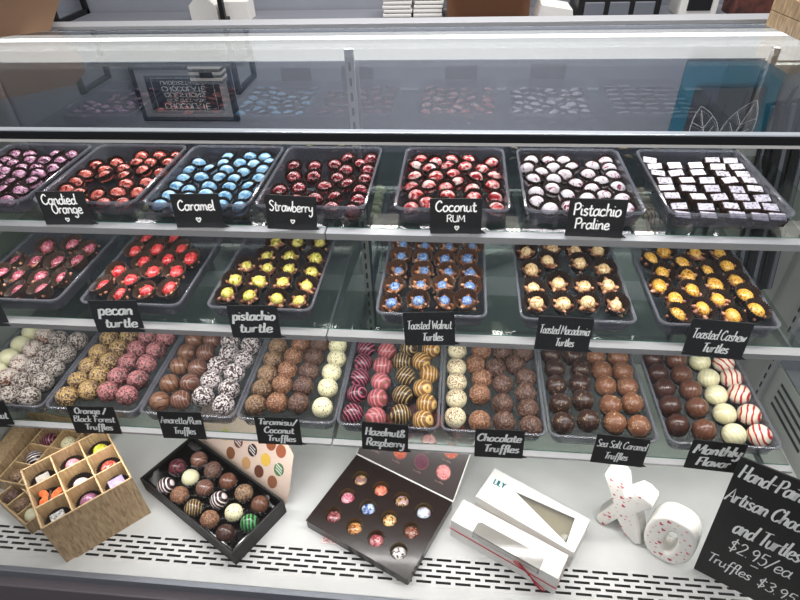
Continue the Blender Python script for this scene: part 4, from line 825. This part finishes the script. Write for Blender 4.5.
# ------------------------------------------------------------------ things on the floor plate of the case
DZ = -.97
def frame(ox, oy, oz, ang): return Matrix.Translation((ox, oy, oz)) @ Matrix.Rotation(ang, 4, 'Z')
def grid_box(name, loc, ang, W_, L_, H_, nx, ny, label, floor=.038, wall=.0032):
    r = empty(name, loc, ang); thing(r, label, 'box', None)
    b = BM()
    for x0, x1, y0, y1 in ((0, W_, 0, wall), (0, W_, L_-wall, L_), (0, wall, wall, L_-wall), (W_-wall, W_, wall, L_-wall)): box(b, x0, x1, y0, y1, 0, H_, 0)
    box(b, wall, W_-wall, wall, L_-wall, 0, .003)
    obj('shell', b, [M['wood']], r)
    b = BM()
    w2 = .0012
    for x0, x1, y0, y1 in ((w2, W_-w2, w2, w2+.0014), (w2, W_-w2, L_-w2-.0014, L_-w2), (w2, w2+.0014, w2, L_-w2), (W_-w2-.0014, W_-w2, w2, L_-w2)): box(b, x0, x1, y0, y1, H_, H_+.0006)
    obj('rim', b, [M['woodin']], r)
    for i in range(1, nx):
        b = BM(); x = W_*i/nx; box(b, x-.0012, x+.0012, wall, L_-wall, max(H_-floor, .003), H_-.0008); obj('divider', b, [M['woodin']], r)
    for j in range(1, ny):
        b = BM(); y = L_*j/ny; box(b, wall, W_-wall, y-.0012, y+.0012, max(H_-floor, .003), H_-.0012); obj('divider', b, [M['woodin']], r)
    b = BM(); box(b, wall, W_-wall, wall, L_-wall, max(H_-floor-.003, .0031), max(H_-floor, .0045)); obj('inner_floor', b, [M['wood']], r)
    return r, (lambda i, j: Matrix.Translation(loc) @ Matrix.Rotation(ang, 4, 'Z') @ Vector(((i+.5)*W_/nx, (j+.5)*L_/ny, max(H_-floor, .0045)+.0004)))
angA = math.atan2(.107, .106)
rA, cellA = grid_box('wooden_gift_box', (-.664, .441, DZ), angA, .151, .151, .112, 3, 3, 'square wooden box with nine filled compartments, in front')
CUP_W = mesh_of(fluted(.0165, .0212, .013, 30, .0007), 'paper_cup', M['cup'], False)
def put(name, b, mats, loc, rz, label, cat='chocolate', cup=True, smooth=True, lift=.004, rx=0):
    o = obj(name, b, mats, None, smooth); o.location = Vector(loc)+Vector((0, 0, lift)); o.rotation_euler = (rx, 0, rz)
    thing(o, label, cat, 'sweets in the wooden box')
    if cup:
        c = bpy.data.objects.new('paper_cup', CUP_W); COL.objects.link(c); c.parent = o; c.location = (0, 0, -lift+.0006); c.rotation_euler = (-rx, 0, 0)
    return o
def sqb(m, s=.0112, h=.014):
    b = BM(); box(b, -s, s, -s, s, 0, h, 0, .0015); return b, [m]
mt = lambda n, *c, sc=150, st=None: mottled(n, list(c), sc, .25, .45, 1.2, stops=st)
b, m_ = sqb(mt('white_grey_square', C(150, 144, 138), C(206, 198, 188))); put('square_bonbon', b, m_, cellA(0, 2), angA, 'off-white square chocolate in the rear left compartment', smooth=False)
put('bonbon', dome(.014, .019), [mt('pink_shell', C(206, 120, 140), C(232, 166, 178))], cellA(1, 2), 0, 'pink dome bonbon in the rear middle compartment of wooden box')
put('bonbon', dome(.0145, .020), [mt('lime_shell', C(170, 172, 40), C(222, 224, 84))], cellA(2, 2), 0, 'lime green dome bonbon in the wooden box')
b = BM()
for sx in (-1, 1):
    w = [(0, .002), (sx*.004, .010), (sx*.012, .0165), (sx*.0195, .015), (sx*.0195, .008), (sx*.013, .003), (sx*.0165, -.003), (sx*.014, -.011), (sx*.007, -.012), (0, -.005)]
    P = [(p.x, p.y) for p in smoothline([(x, y, 0) for x, y in w], 3)]
    flat(b, P if sx > 0 else P[::-1], .004, .008)
box(b, -.0016, .0016, -.012, .013, .006, .0105, 1, .0008)
put('butterfly_chocolate', b, [mt('orange_wings', C(220, 96, 46), C(244, 136, 76)), M['choc']], cellA(0, 1), angA-.5, 'orange butterfly-shaped chocolate in the wooden box', lift=.010, rx=.25, smooth=False)
put('bonbon', dome(.0145, .015, squash=.8), [mt('white_egg_pink_spots', C(190, 70, 100), C(236, 214, 224), C(240, 232, 238), sc=110, st=[.3, .4, .7])], cellA(1, 1), .3, 'white egg-shaped bonbon with pink spots, centre of the wooden box')
put('bonbon', dome(.0155, .018), [mt('red_fleck_shell', C(190, 50, 44), C(216, 96, 84), C(240, 200, 186), sc=140, st=[.42, .52, .66])], cellA(2, 1), 0, 'red flecked dome bonbon in the wooden box')
b, m_ = sqb(mt('silver_square', C(96, 98, 100), C(168, 168, 168), C(214, 214, 212), sc=240, st=[.38, .46, .6])); put('square_bonbon', b, m_, cellA(0, 0), angA, 'silver speckled square chocolate in the front left compartment', smooth=False)
put('bonbon', dome(.0165, .020), [mt('mauve_shell', C(120, 70, 96), C(168, 110, 142))], cellA(1, 0), 0, 'mauve dome bonbon in the front middle compartment')
b, m_ = sqb(mt('lavender_square', C(152, 134, 186), C(196, 182, 218), sc=70), .0130, .015); put('square_bonbon', b, m_, cellA(2, 0), angA, 'lavender square chocolate in the front right compartment', smooth=False)

angB = radians(-7)
rB, cellB = grid_box('wooden_gift_box', (-.869, .569, DZ), angB, .094, .136, .040, 2, 3, 'low wooden box with truffles standing behind the tall wooden box', floor=.030)
for i, j, k in ((0, 0, 'tan'), (0, 1, 'zebra'), (0, 2, 'darkpink'), (1, 0, 'cocoa'), (1, 1, 'cocoflake'), (1, 2, 'speckle')):
    l = cellB(i, j); o = truffle(k, (l.x, l.y, l.z+.0146), .88)
    thing(o, '%s truffle in the low wooden box, %s of %s column' % (TM[k][1].replace(' truffle', ''), ('front', 'middle', 'rear')[j], ('left', 'right')[i]), 'truffle', 'truffles in the low wooden box')
angC = radians(-27.6)
rC, cellC = grid_box('wooden_gift_box', (-.856, .5385, DZ), angC, .108, .041, .030, 3, 1, 'shallow wooden tray at the far left beside the tall box', floor=.022)
for i, k in ((0, 'cocoa'), (1, 'tan'), (2, 'cream')):
    l = cellC(i, 0); o = truffle(k, (l.x, l.y, l.z+.0125), .78); thing(o, '%s truffle in the shallow wooden tray, %s' % (TM[k][1], ('left', 'middle', 'right')[i]), 'truffle', 'truffles in the shallow tray')
r = empty('wooden_lid_panel', (-.868, .716, DZ+.002), radians(-7)); thing(r, 'oak-grain box lid standing behind the low wooden box', 'lid')
b = BM(); box(b, -.03, .155, 0, .005, 0, .062, 0, .001); obj('panel', b, [M['wood']], r)
r = empty('closed_wooden_box', (-.905, .575, DZ)); thing(r, 'closed oak-grain box at the left edge behind the shallow tray', 'box')
b = BM(); box(b, 0, .033, 0, .13, 0, .052, 0, .001); obj('body', b, [M['wood']], r)
b = BM(); box(b, 0, .034, -.001, .131, .0522, .057, 0, .001); obj('lid', b, [M['wood']], r)

# black box of sixteen truffles
a15 = radians(-30.3); r15 = empty('black_truffle_box', (-.445, .583, DZ), a15)
thing(r15, 'open black box of sixteen assorted truffles on the white floor plate', 'box')
b = BM(); hx, hy = .1325, .0625
for x0, x1, y0, y1 in ((-hx, hx, -hy, -hy+.004), (-hx, hx, hy-.004, hy), (-hx, -hx+.004, -hy+.004, hy-.004), (hx-.004, hx, -hy+.004, hy-.004)): box(b, x0, x1, y0, y1, 0, .038, 0, .001)
box(b, -hx+.004, hx-.004, -hy+.004, hy-.004, 0, .004); obj('tray_base', b, [M['board']], r15)
b = BM(); box(b, -hx+.007, hx-.007, -hy+.007, hy-.007, .0125, .014)
for x0, x1, y0, y1 in ((-hx+.006, hx-.006, -hy+.006, -hy+.008), (-hx+.006, hx-.006, hy-.008, hy-.006), (-hx+.006, -hx+.008, -hy+.006, hy-.006), (hx-.008, hx-.006, -hy+.006, hy-.006)): box(b, x0, x1, y0, y1, .0125, .034)
obj('inner_tray', b, [plain('gloss_black_plastic', srgb(14, 12, 12), .12, coat=.6)], r15)
S15 = [(-.537, .588, 'zebra'), (-.532, .631, 'purple'), (-.502, .57, 'amber'), (-.496, .609, 'cream'), (-.495, .651, 'milkstripe'), (-.465, .546, 'darkgold'), (-.46, .589, 'milkstripe'),
 (-.458, .629, 'cocoa'), (-.427, .526, 'amber'), (-.424, .566, 'zebra'), (-.42, .607, 'milkplain'), (-.389, .502, 'darkplain'), (-.387, .543, 'speckle'), (-.381, .584, 'tan'), (-.352, .525, 'green'), (-.344, .563, 'milkplain')]
P15 = ['left end of front row', 'left end of middle row', 'second in front row', 'second in middle row', 'left end of rear row', 'third in front row', 'third in middle row', 'second in rear row', 'fourth in front row',
 'fourth in middle row', 'third in rear row', 'right end of front row', 'fifth in middle row', 'fourth in rear row', 'right end of middle row', 'right end of rear row']
CUP_P = mesh_of(fluted(.0140, .0185, .016, 16, .0013), 'clear_cup', plain('smoky_plastic_cup', srgb(52, 48, 50), .15, coat=.7), False)
for (x, y, k), ps in zip(S15, P15):
    o = truffle(k, (x, y, DZ+.0142+.0152+.001), .92); thing(o, '%s truffle in the black box, %s' % (TM[k][1].replace(' truffle', ''), ps), 'truffle', 'truffles in the black box')
    c = bpy.data.objects.new('plastic_cup', CUP_P); COL.objects.link(c); c.parent = o; R_ = o.rotation_euler.to_matrix().inverted(); c.rotation_euler = R_.to_euler(); c.location = R_ @ Vector((0, 0, -.0165))
# its picture insert, leaning behind it
W_ = Vector((.497*cos(radians(70)), .868*cos(radians(70)), sin(radians(70)))); U_ = Vector((.868, -.497, 0)); N_ = U_.cross(W_)
Mi = Matrix((U_, -N_, W_)).transposed().to_4x4(); Mi.translation = Vector((-.530+.006, .70+.009, DZ+.001))
b = BM(); prism(b, [(0, 0), (.252, 0), (.256, .030), (.256, .118), (.236, .136), (.012, .136), (0, .124)], 0, .0015, 0)
ci = obj('picture_insert', b, [plain('blush_card', srgb(226, 202, 186), .5)]); ci.matrix_world = Mi; thing(ci, 'blush card printed with truffles leaning behind the black box', 'card')
b = BM(); cols = [C(206, 200, 120), C(120, 78, 70), C(150, 84, 52), C(60, 42, 44), C(232, 190, 80), C(86, 130, 84), C(160, 92, 62), C(140, 90, 60), C(206, 160, 110), C(110, 66, 50), C(150, 96, 70)]
pm = [plain('printed_colour_%s' % w, c, .5) for w, c in zip('abcdefghijk', cols)]
for i, (x, z) in enumerate(((.076, .066), (.114, .070), (.200, .112), (.154, .072), (.190, .070), (.226, .068), (.226, .110), (.095, .032), (.140, .033), (.176, .034), (.213, .031))):
    P = [(x+.0120*cos(t)+.003*sin(t), z+.0155*sin(t)) for t in [2*pi*j/18 for j in range(18)]]
    f = b.faces.new([b.verts.new((px, -.0006, pz)) for px, pz in P]); f.material_index = i
    if i in (1, 3, 5):
        for q in (-.6, 0, .6):
            vs = [b.verts.new((x+dx, -.0009, z+q*.011+dz)) for dx, dz in ((-.008, .003), (.008, -.003), (.008, -.0005), (-.008, .0055))]; b.faces.new(vs).material_index = 11
o = obj('printed_truffles', b, pm+[M['white']]); o.parent = ci; o['kind'] = 'stuff'

# flat box of twelve painted bonbons with an upright lid
a12 = radians(-25.3); r12 = empty('bonbon_gift_box', (-.122, .5725, DZ), a12); thing(r12, 'open dark box of twelve painted bonbons in round gold-rimmed windows', 'box')
darkbox = plain('dark_brown_card', srgb(44, 34, 32), .28, coat=.25)
hx, hy, H12 = .1075, .083, .021
b = BM(); loft(b, [rrect(-hx, hx, -hy, hy, .003, 0), rrect(-hx, hx, -hy, hy, .003, H12)], 0, True, False)
cx0, cy0, px_, py_ = -.070, -.048, .0465, .0445
S_ = .02
xsn = [-hx+.0001]+[cx0+px_*(i-.5) for i in range(5)]+[hx-.0001]; ysn = [-hy+.0001]+[cy0+py_*(j-.5) for j in range(4)]+[hy-.0001]
for i in range(6):
    for j in range(5):
        x0, x1, y0, y1 = xsn[i], xsn[i+1], ysn[j], ysn[j+1]
        if 1 <= i <= 4 and 1 <= j <= 3:
            cx, cy = (x0+x1)/2, (y0+y1)/2; n = 24; circ = [b.verts.new((cx+.0158*cos(2*pi*k/n+pi/4), cy+.0158*sin(2*pi*k/n+pi/4), H12)) for k in range(n)]
            sq = []
            for k in range(n):
                t = 2*pi*k/n+pi/4; c_, s_ = cos(t), sin(t); q = 1/max(abs(c_), abs(s_)); sq.append(b.verts.new((cx+c_*q*(x1-x0)/2, cy+s_*q*(y1-y0)/2, H12)))
            for k in range(n): b.faces.new((circ[k], sq[k], sq[(k+1) % n], circ[(k+1) % n]))
            lo = [b.verts.new((v.co.x, v.co.y, H12-.013)) for v in circ]
            for k in range(n): b.faces.new((circ[k], circ[(k+1) % n], lo[(k+1) % n], lo[k])).material_index = 1
            b.faces.new(lo)
        else: b.faces.new([b.verts.new(p) for p in ((x0, y0, H12), (x1, y0, H12), (x1, y1, H12), (x0, y1, H12))])
obj('body', b, [darkbox, plain('dull_gold', srgb(128, 104, 68), .35, .6)], r12)
P12 = [('orange and blue', C(190, 120, 60), C(70, 90, 140), C(226, 176, 96)), ('coral', C(190, 70, 60), C(226, 120, 96), C(236, 170, 140)), ('gold and black', C(40, 30, 30), C(206, 168, 96), C(190, 150, 200)), ('ice blue', C(200, 150, 160), C(190, 216, 240), C(226, 236, 244)),
 ('pink', C(170, 60, 90), C(222, 130, 150), C(236, 190, 196)), ('royal blue', C(40, 60, 130), C(150, 180, 220), C(230, 238, 246)), ('golden star', C(100, 50, 30), C(214, 160, 96), C(238, 214, 160)), ('brown ring', C(70, 34, 30), C(140, 80, 66), C(214, 170, 146)),
 ('plum', C(80, 34, 44), C(140, 70, 76), C(196, 130, 126)), ('amber ring', C(120, 66, 34), C(200, 140, 80), C(230, 180, 120)), ('rose ring', C(130, 40, 50), C(190, 100, 110), C(230, 170, 170)), ('marbled white', C(60, 36, 38), C(220, 214, 212), C(240, 236, 234))]
n12 = ['left', 'second', 'third', 'right']
for idx, (nm, c1, c2, c3) in enumerate(P12):
    j, i = 2-idx//4, idx % 4
    o = obj('painted_bonbon', dome(.0132, .0095, 20, 6), [mottled('painted_'+nm.replace(' ', '_'), [c1, c2, c3], 110, .2, .5, 1.6, stops=[.4, .48, .62])], None, True)
    o.location = frame(-.122, .5725, DZ, a12) @ Vector((cx0+px_*i, cy0+py_*j, H12-.0125)); thing(o, '%s painted bonbon in the %s row of the dark gift box, %s' % (nm, ('front', 'middle', 'rear')[j], n12[i]), 'chocolate', 'painted bonbons in the gift box')
b = BM(); box(b, -hx, hx, 0, .003, 0, .160, 0, .0006)
r_l = obj('hinged_lid', b, [plain('gloss_dark_lid', srgb(70, 62, 60), .26, coat=.4)], r12); r_l.location = (0, hy, H12); r_l.rotation_euler = (radians(-46), 0, 0)
b = BM(); box(b, -hx-.0012, hx+.0012, -.0004, .0034, -.001, .0022); box(b, hx, hx+.0016, -.0004, .0034, 0, .160); box(b, -hx-.0016, -hx, -.0004, .0034, 0, .160)
o = obj('lid_edge', b, [M['white']], r_l); o['label'] = 'white cut edge of the lid'
b = BM(); pc = [mottled('print_a', [C(150, 40, 40), C(220, 110, 60)], 200, .3, .3, 2), mottled('print_b', [C(70, 24, 44), C(110, 44, 70)], 300, .3, .3), mottled('print_c', [C(190, 50, 60), C(226, 180, 176)], 200, .3, .3, 2), plain('print_ring', srgb(120, 76, 66), .4), plain('print_caption', srgb(148, 112, 104), .5)]
for jj in range(3):
    for ii in range(4):
        x, z = hx-.035-ii*.0475, .042+jj*.042
        for r_, y_, m_ in ((.0150, -.0003, 3), (.0134, -.0005, (2, 1, 0, 0)[(ii+jj*3) % 4])):
            f = b.faces.new([b.verts.new((x+r_*cos(t), y_, z+r_*sin(t))) for t in [2*pi*k/24 for k in range(24)]]); f.material_index = m_
        write(b, 'truffle', x-.002, z-.0215, .0018, .16, 0, width=.018, y=-.0003, brush=False, mi=4)
o = obj('printed_guide', b, pc); o.parent = r_l; o['kind'] = 'stuff'

# two white window boxes
def winbox(name, cx, cy, ang, L_, D_, H_, label):
    r = empty(name, (cx, cy, DZ), ang); thing(r, label, 'box', 'white window boxes'); return r
r = winbox('window_gift_box', .1505, .5825, radians(-30.3), .186, .072, .05, 'white carton with triangular window and round sticker, behind the corded one')
b = BM(); x, y, H_ = .093, .036, .049
b2 = BM()
rings = [rrect(-x, x, -y, y, .0012, 0, 1), rrect(-x, x, -y, y, .0012, H_, 1)]
loft(b2, rings, 0, True, False)
outer = [v for v in b2.verts if abs(v.co.z-H_) < 1e-6]
tri = [(-.040, .013), (.070, .0245), (.076, -.027)]
ev = [b2.verts.new((px, py, H_)) for px, py in tri]
edges = [b2.edges.new((ev[i], ev[(i+1) % 3])) for i in range(3)]
oe = [e for e in b2.edges if all(abs(v.co.z-H_) < 1e-6 for v in e.verts) and e not in edges]
bmesh.ops.triangle_fill(b2, use_beauty=True, edges=edges+oe)
lo = [b2.verts.new((v.co.x, v.co.y, H_-.0012)) for v in ev]
for i in range(3): b2.faces.new((ev[i], ev[(i+1) % 3], lo[(i+1) % 3], lo[i]))
obj('carton', b2, [M['white']], r)
b = BM(); box(b, -x+.002, x-.002, -y+.002, y-.002, H_-.016, H_-.0155); obj('inner_liner', b, [plain('beige_liner', srgb(176, 164, 138), .45)], r)
b = BM(); prism(b, [(.062, H_-.0153), (.074, H_-.0153), (.072, H_-.006), (.066, H_-.009)], -.020, -.008); obj('folded_flap', b, [M['white']], r)
b = BM(); flat(b, tri, H_-.0019, H_-.0015); obj('window_film', b, [clear('carton_film', (.93, .93, .9, 1), haze=.06)], r)
b = BM(); box(b, -x-.0006, x+.0006, -y-.0006, y+.0006, H_*.60, H_*.60+.0012); obj('lid_seam', b, [plain('grey_crease', srgb(196, 192, 186), .7)], r)
st = empty('oval_sticker', (0, 0, 0)); st.parent = r; st.location = (-.070, .012, H_+.0002); st.rotation_euler = (0, 0, radians(4))
b = BM(); flat(b, [(.016*cos(t), .0125*sin(t)) for t in [2*pi*k/28 for k in range(28)]], 0, .0004); obj('paper', b, [M['whitegloss']], st)
b = BM(); write(b, 'LILY', 0, -.0065, .0062, .22, 0, width=.022, y=0, brush=False)
for v in b.verts: v.co = Vector((v.co.x, v.co.z, .0006))
o = obj('sticker_lettering', b, [plain('teal_ink', srgb(20, 120, 130), .5)], st)
r = winbox('window_gift_box', .1055, .5225, radians(-27.5), .195, .047, .052, 'white narrow carton tied with red cord, in front')
x, y, H_ = .0975, .0235, .052
b = BM(); box(b, -x, x, -y, y, 0, H_, 0, .0008); obj('carton', b, [M['white']], r)
film = plain('grey_window_film', srgb(140, 136, 130), .16, coat=.6)
b = BM(); Q = [(x_, y_) for x_, y_ in ((-.055, -y), (.066, -y), (.066, -.006), (.060, 0.0), (-.050, 0.0), (-.055, -.004))]
flat(b, Q, H_, H_+.0006); box(b, -.055, .066, -y-.0006, -y, H_-.017, H_+.0006); obj('window_film', b, [film], r)
b = BM(); prism(b, [(-.053, H_-.0165), (.062, H_-.0165), (.064, H_-.006), (-.055, H_-.003)], -y-.0009, -y-.0006); obj('film_highlight', b, [plain('painted_highlight', srgb(190, 188, 182), .15, coat=.7)], r)  # paler plate paints a highlight onto the window film
b = BM(); zc = H_*.52
tube(b, [(-x-.001, y*.6, zc+.002), (-x-.0012, -y-.0012, zc), (x+.0012, -y-.0012, zc-.004), (x+.0012, y+.0012, zc), (-x-.001, y+.0012, zc+.002)], .0009, 6)
cd = obj('red_cord', b, [M['red']], r, True)
b = BM(); bx, bz = .052, zc-.003
tube(b, smoothline([(bx, -y-.003, bz), (bx-.018, -y-.005, bz+.012), (bx-.028, -y-.006, bz+.020), (bx-.020, -y-.006, bz+.021), (bx, -y-.004, bz)], 5), .0010, 6)
tube(b, smoothline([(bx, -y-.003, bz), (bx+.012, -y-.006, bz-.004), (bx+.030, -y-.007, bz-.013), (bx+.024, -y-.006, bz-.018), (bx, -y-.004, bz)], 5), .0010, 6)
tube(b, smoothline([(bx, -y-.003, bz), (bx-.014, -y-.006, bz+.020), (bx-.018, -y-.006, bz+.026)], 4), .0010, 6)
tube(b, smoothline([(bx, -y-.003, bz), (bx+.016, -y-.006, bz-.016), (bx+.024, -y-.006, bz-.020)], 4), .0010, 6)
rr_ = bmesh.ops.create_icosphere(b, subdivisions=2, radius=.0024)
for v in rr_['verts']: v.co += Vector((bx, -y-.0035, bz))
obj('bow', b, [M['red']], cd, True)

# ceramic X and O standing together
tX = Vector((.83808, -.54554, 0)); nX = Vector((.54554, .83808, 0))
MX = Matrix((tX, nX, Vector((0, 0, 1)))).transposed().to_4x4(); MX.translation = Vector((.283, .585, DZ))
heart = plain('heart_red', srgb(190, 40, 70), .3); pink = plain('heart_pink', srgb(226, 140, 150), .3)
def rounded(bm, poly, hole, d, r):
    def off(P, q):
        n = len(P); out = []
        A = sum(P[i][0]*P[(i+1) % n][1]-P[(i+1) % n][0]*P[i][1] for i in range(n)); s = 1 if A > 0 else -1
        for i in range(n):
            a, b_, c = Vector(P[i-1]), Vector(P[i]), Vector(P[(i+1) % n]); e1 = (b_-a).normalized(); e2 = (c-b_).normalized()
            m = Vector((-(e1.y+e2.y), e1.x+e2.x))*s; m.normalize(); out.append(tuple(b_+m*q))
        return out
    for P, sg in ((poly, 1), (hole, -1)):
        if not P: continue
        prof = [(r, 0), (r*.45, r*.12), (r*.12, r*.45), (0, r), (0, d-r), (r*.12, d-r*.45), (r*.45, d-r*.12), (r, d)]
        R = [[(x, y, z) for x, z in off(P, q*sg)] for q, y in prof]
        rg = loft(bm, R, 0, False, False)
        if sg == 1: A = rg
        else: B = rg
    for k in (0, -1):
        es = []
        for rg in ([A, B] if hole else [A]):
            vv = rg[k]; es += [bm.edges.get((vv[i], vv[(i+1) % len(vv)])) for i in range(len(vv))]
        bmesh.ops.triangle_fill(bm, use_beauty=True, edges=es)
    bmesh.ops.recalc_face_normals(bm, faces=bm.faces)
def hearts(bm, inside, x0, x1, z0, z1, n, seed):
    random.seed(seed); c = 0; tries = 0; pts = []
    while c < n and tries < 4000:
        tries += 1; x, z = random.uniform(x0, x1), random.uniform(z0, z1); s = random.choice([.0012, .0016, .0022, .0034])
        if not inside(x, z) or any(math.hypot(x-a, z-b_) < .0075 for a, b_ in pts): continue
        pts.append((x, z)); a = random.uniform(-.5, .5); mi = random.choice([0, 0, 1])
        P = [(s*1.1*sin(t)**3, s*(.95*cos(t)-.35*cos(2*t)-.12*cos(3*t))) for t in [2*pi*k/16 for k in range(16)]]
        bm.faces.new([bm.verts.new((x+px*cos(a)-pz*sin(a), -.0003, z+px*sin(a)+pz*cos(a))) for px, pz in P]).material_index = mi; c += 1
def pin(P):
    def f(x, z):
        r = False; n = len(P)
        for i in range(n):
            (x1, y1), (x2, y2) = P[i], P[(i+1) % n]
            if (y1 > z) != (y2 > z) and x < (x2-x1)*(z-y1)/(y2-y1)+x1: r = not r
        return r
    return f
XP = [(-.0235, .143), (-.012, .1475), (.001, .146), (.0075, .1405), (.017, .110), (.031, .134), (.044, .134), (.058, .1255), (.0605, .116), (.041, .082), (.055, .046), (.0655, .012), (.060, .002), (.052, .002), (.030, .018), (.017, .042), (.0035, .004), (-.010, .0015), (-.0175, .009), (-.0165, .018), (.0025, .076), (-.020, .122), (-.026, .136)]
b = BM(); rounded(b, XP, None, .034, .005)
ox = obj('ceramic_letter_x', b, [M['whitegloss']], None, True); ox.matrix_world = MX; thing(ox, 'white ceramic letter X dotted with red hearts', 'ornament', 'ceramic XO letters')
b = BM(); hearts(b, pin([(x*.8+.018*.2, z*.92+.006) for x, z in XP]), -.03, .07, 0, .15, 34, 3); o = obj('painted_hearts', b, [heart, pink]); o.parent = ox; o['kind'] = 'stuff'
oc, oz_, rx_, rz_ = .0912, .060, .0395, .0595
OP = [(oc+rx_*(abs(cos(t))**.82)*(1 if cos(t) > 0 else -1)+.004*sin(t)*0, oz_+rz_*(abs(sin(t))**.9)*(1 if sin(t) > 0 else -1)) for t in [2*pi*k/36+.01 for k in range(36)]]
OH = [(oc+.003+.0095*cos(t), .058+.030*sin(t)) for t in [2*pi*k/28 for k in range(28)]]
OP = [(x+.001, z+.001) for x, z in OP]
MO = MX.copy(); MO.translation = MX.translation+tX*.0085-nX*.001
b = BM(); rounded(b, OP, OH, .038, .006)
oo = obj('ceramic_letter_o', b, [M['whitegloss']], None, True); oo.matrix_world = MO; thing(oo, 'white ceramic letter O dotted with hearts, right of the X', 'ornament', 'ceramic XO letters')
pO = pin([(oc+(x-oc)*.86, oz_+(z-oz_)*.88) for x, z in OP]); pH = pin([(oc+.003+(x-oc-.003)*1.35, .058+(z-.058)*1.2) for x, z in OH])
b = BM(); hearts(b, lambda x, z: pO(x, z) and not pH(x, z), .045, .14, 0, .13, 34, 5); o = obj('painted_hearts', b, [heart, pink]); o.parent = oo; o['kind'] = 'stuff'


# big price board standing at the right, leaning against the bottom shelf
W_ = Vector((-.01093886, .09480342, .99543591)); U_ = Vector((.84885222, -.5252874, .05935542)); Yv = W_.cross(U_)
if Yv.y < 0: Yv = -Yv
MS = Matrix((U_, Yv, W_)).transposed().to_4x4(); MS.translation = Vector((.42, .519, DZ+.001))
SG = bpy.data.objects.new('price_board', None); COL.objects.link(SG); SG.matrix_world = MS
thing(SG, 'large tilted blackboard price sign at right reading Hand-Painted Artisan Chocolates and Turtles', 'sign')
b = BM(); box(b, 0, .150, 0, .003, 0, .2742, 0, .0005); obj('board', b, [M['board']], SG)
b = BM()
def wr(t, x, z, s, wd, pen=.12, sh=.22, br=True): write(b, t, x, z, s, pen, sh, width=wd, y=-.0008, align='l', brush=br)
wr('Hand-Painted', .006, .236, .0160, .103, .125)
wr('Artisan Chocolates', .001, .183, .0165, .144, .125)
wr('and Turtles', .027, .124, .0185, .088, .12)
wr('$2.95/ea', .030, .084, .0155, .086, .085, .12, False)
wr('_', .066, .075, .010, .012, .10, 0, False)
wr('Truffles', .010, .038, .0125, .064, .10, .15, False); wr('$3.95/', .083, .036, .0130, .062, .09, .12, False)
obj('lettering', b, [M['chalk']], SG)

bpy.context.view_layer.update()
for o in list(SC.objects):
    if o.parent is None: 
        o.matrix_world = Matrix.Translation((0, 0, ZC)) @ (o.matrix_world if o is SG else o.matrix_world)
SC.view_settings.view_transform = 'Standard'; SC.view_settings.look = 'None'; SC.view_settings.gamma = 1; SC.view_settings.exposure = EXPO
SC.cycles.transparent_max_bounces = 40; SC.cycles.max_bounces = 10; SC.cycles.diffuse_bounces = 4; SC.cycles.glossy_bounces = 4
SC.cycles.sample_clamp_indirect = 4
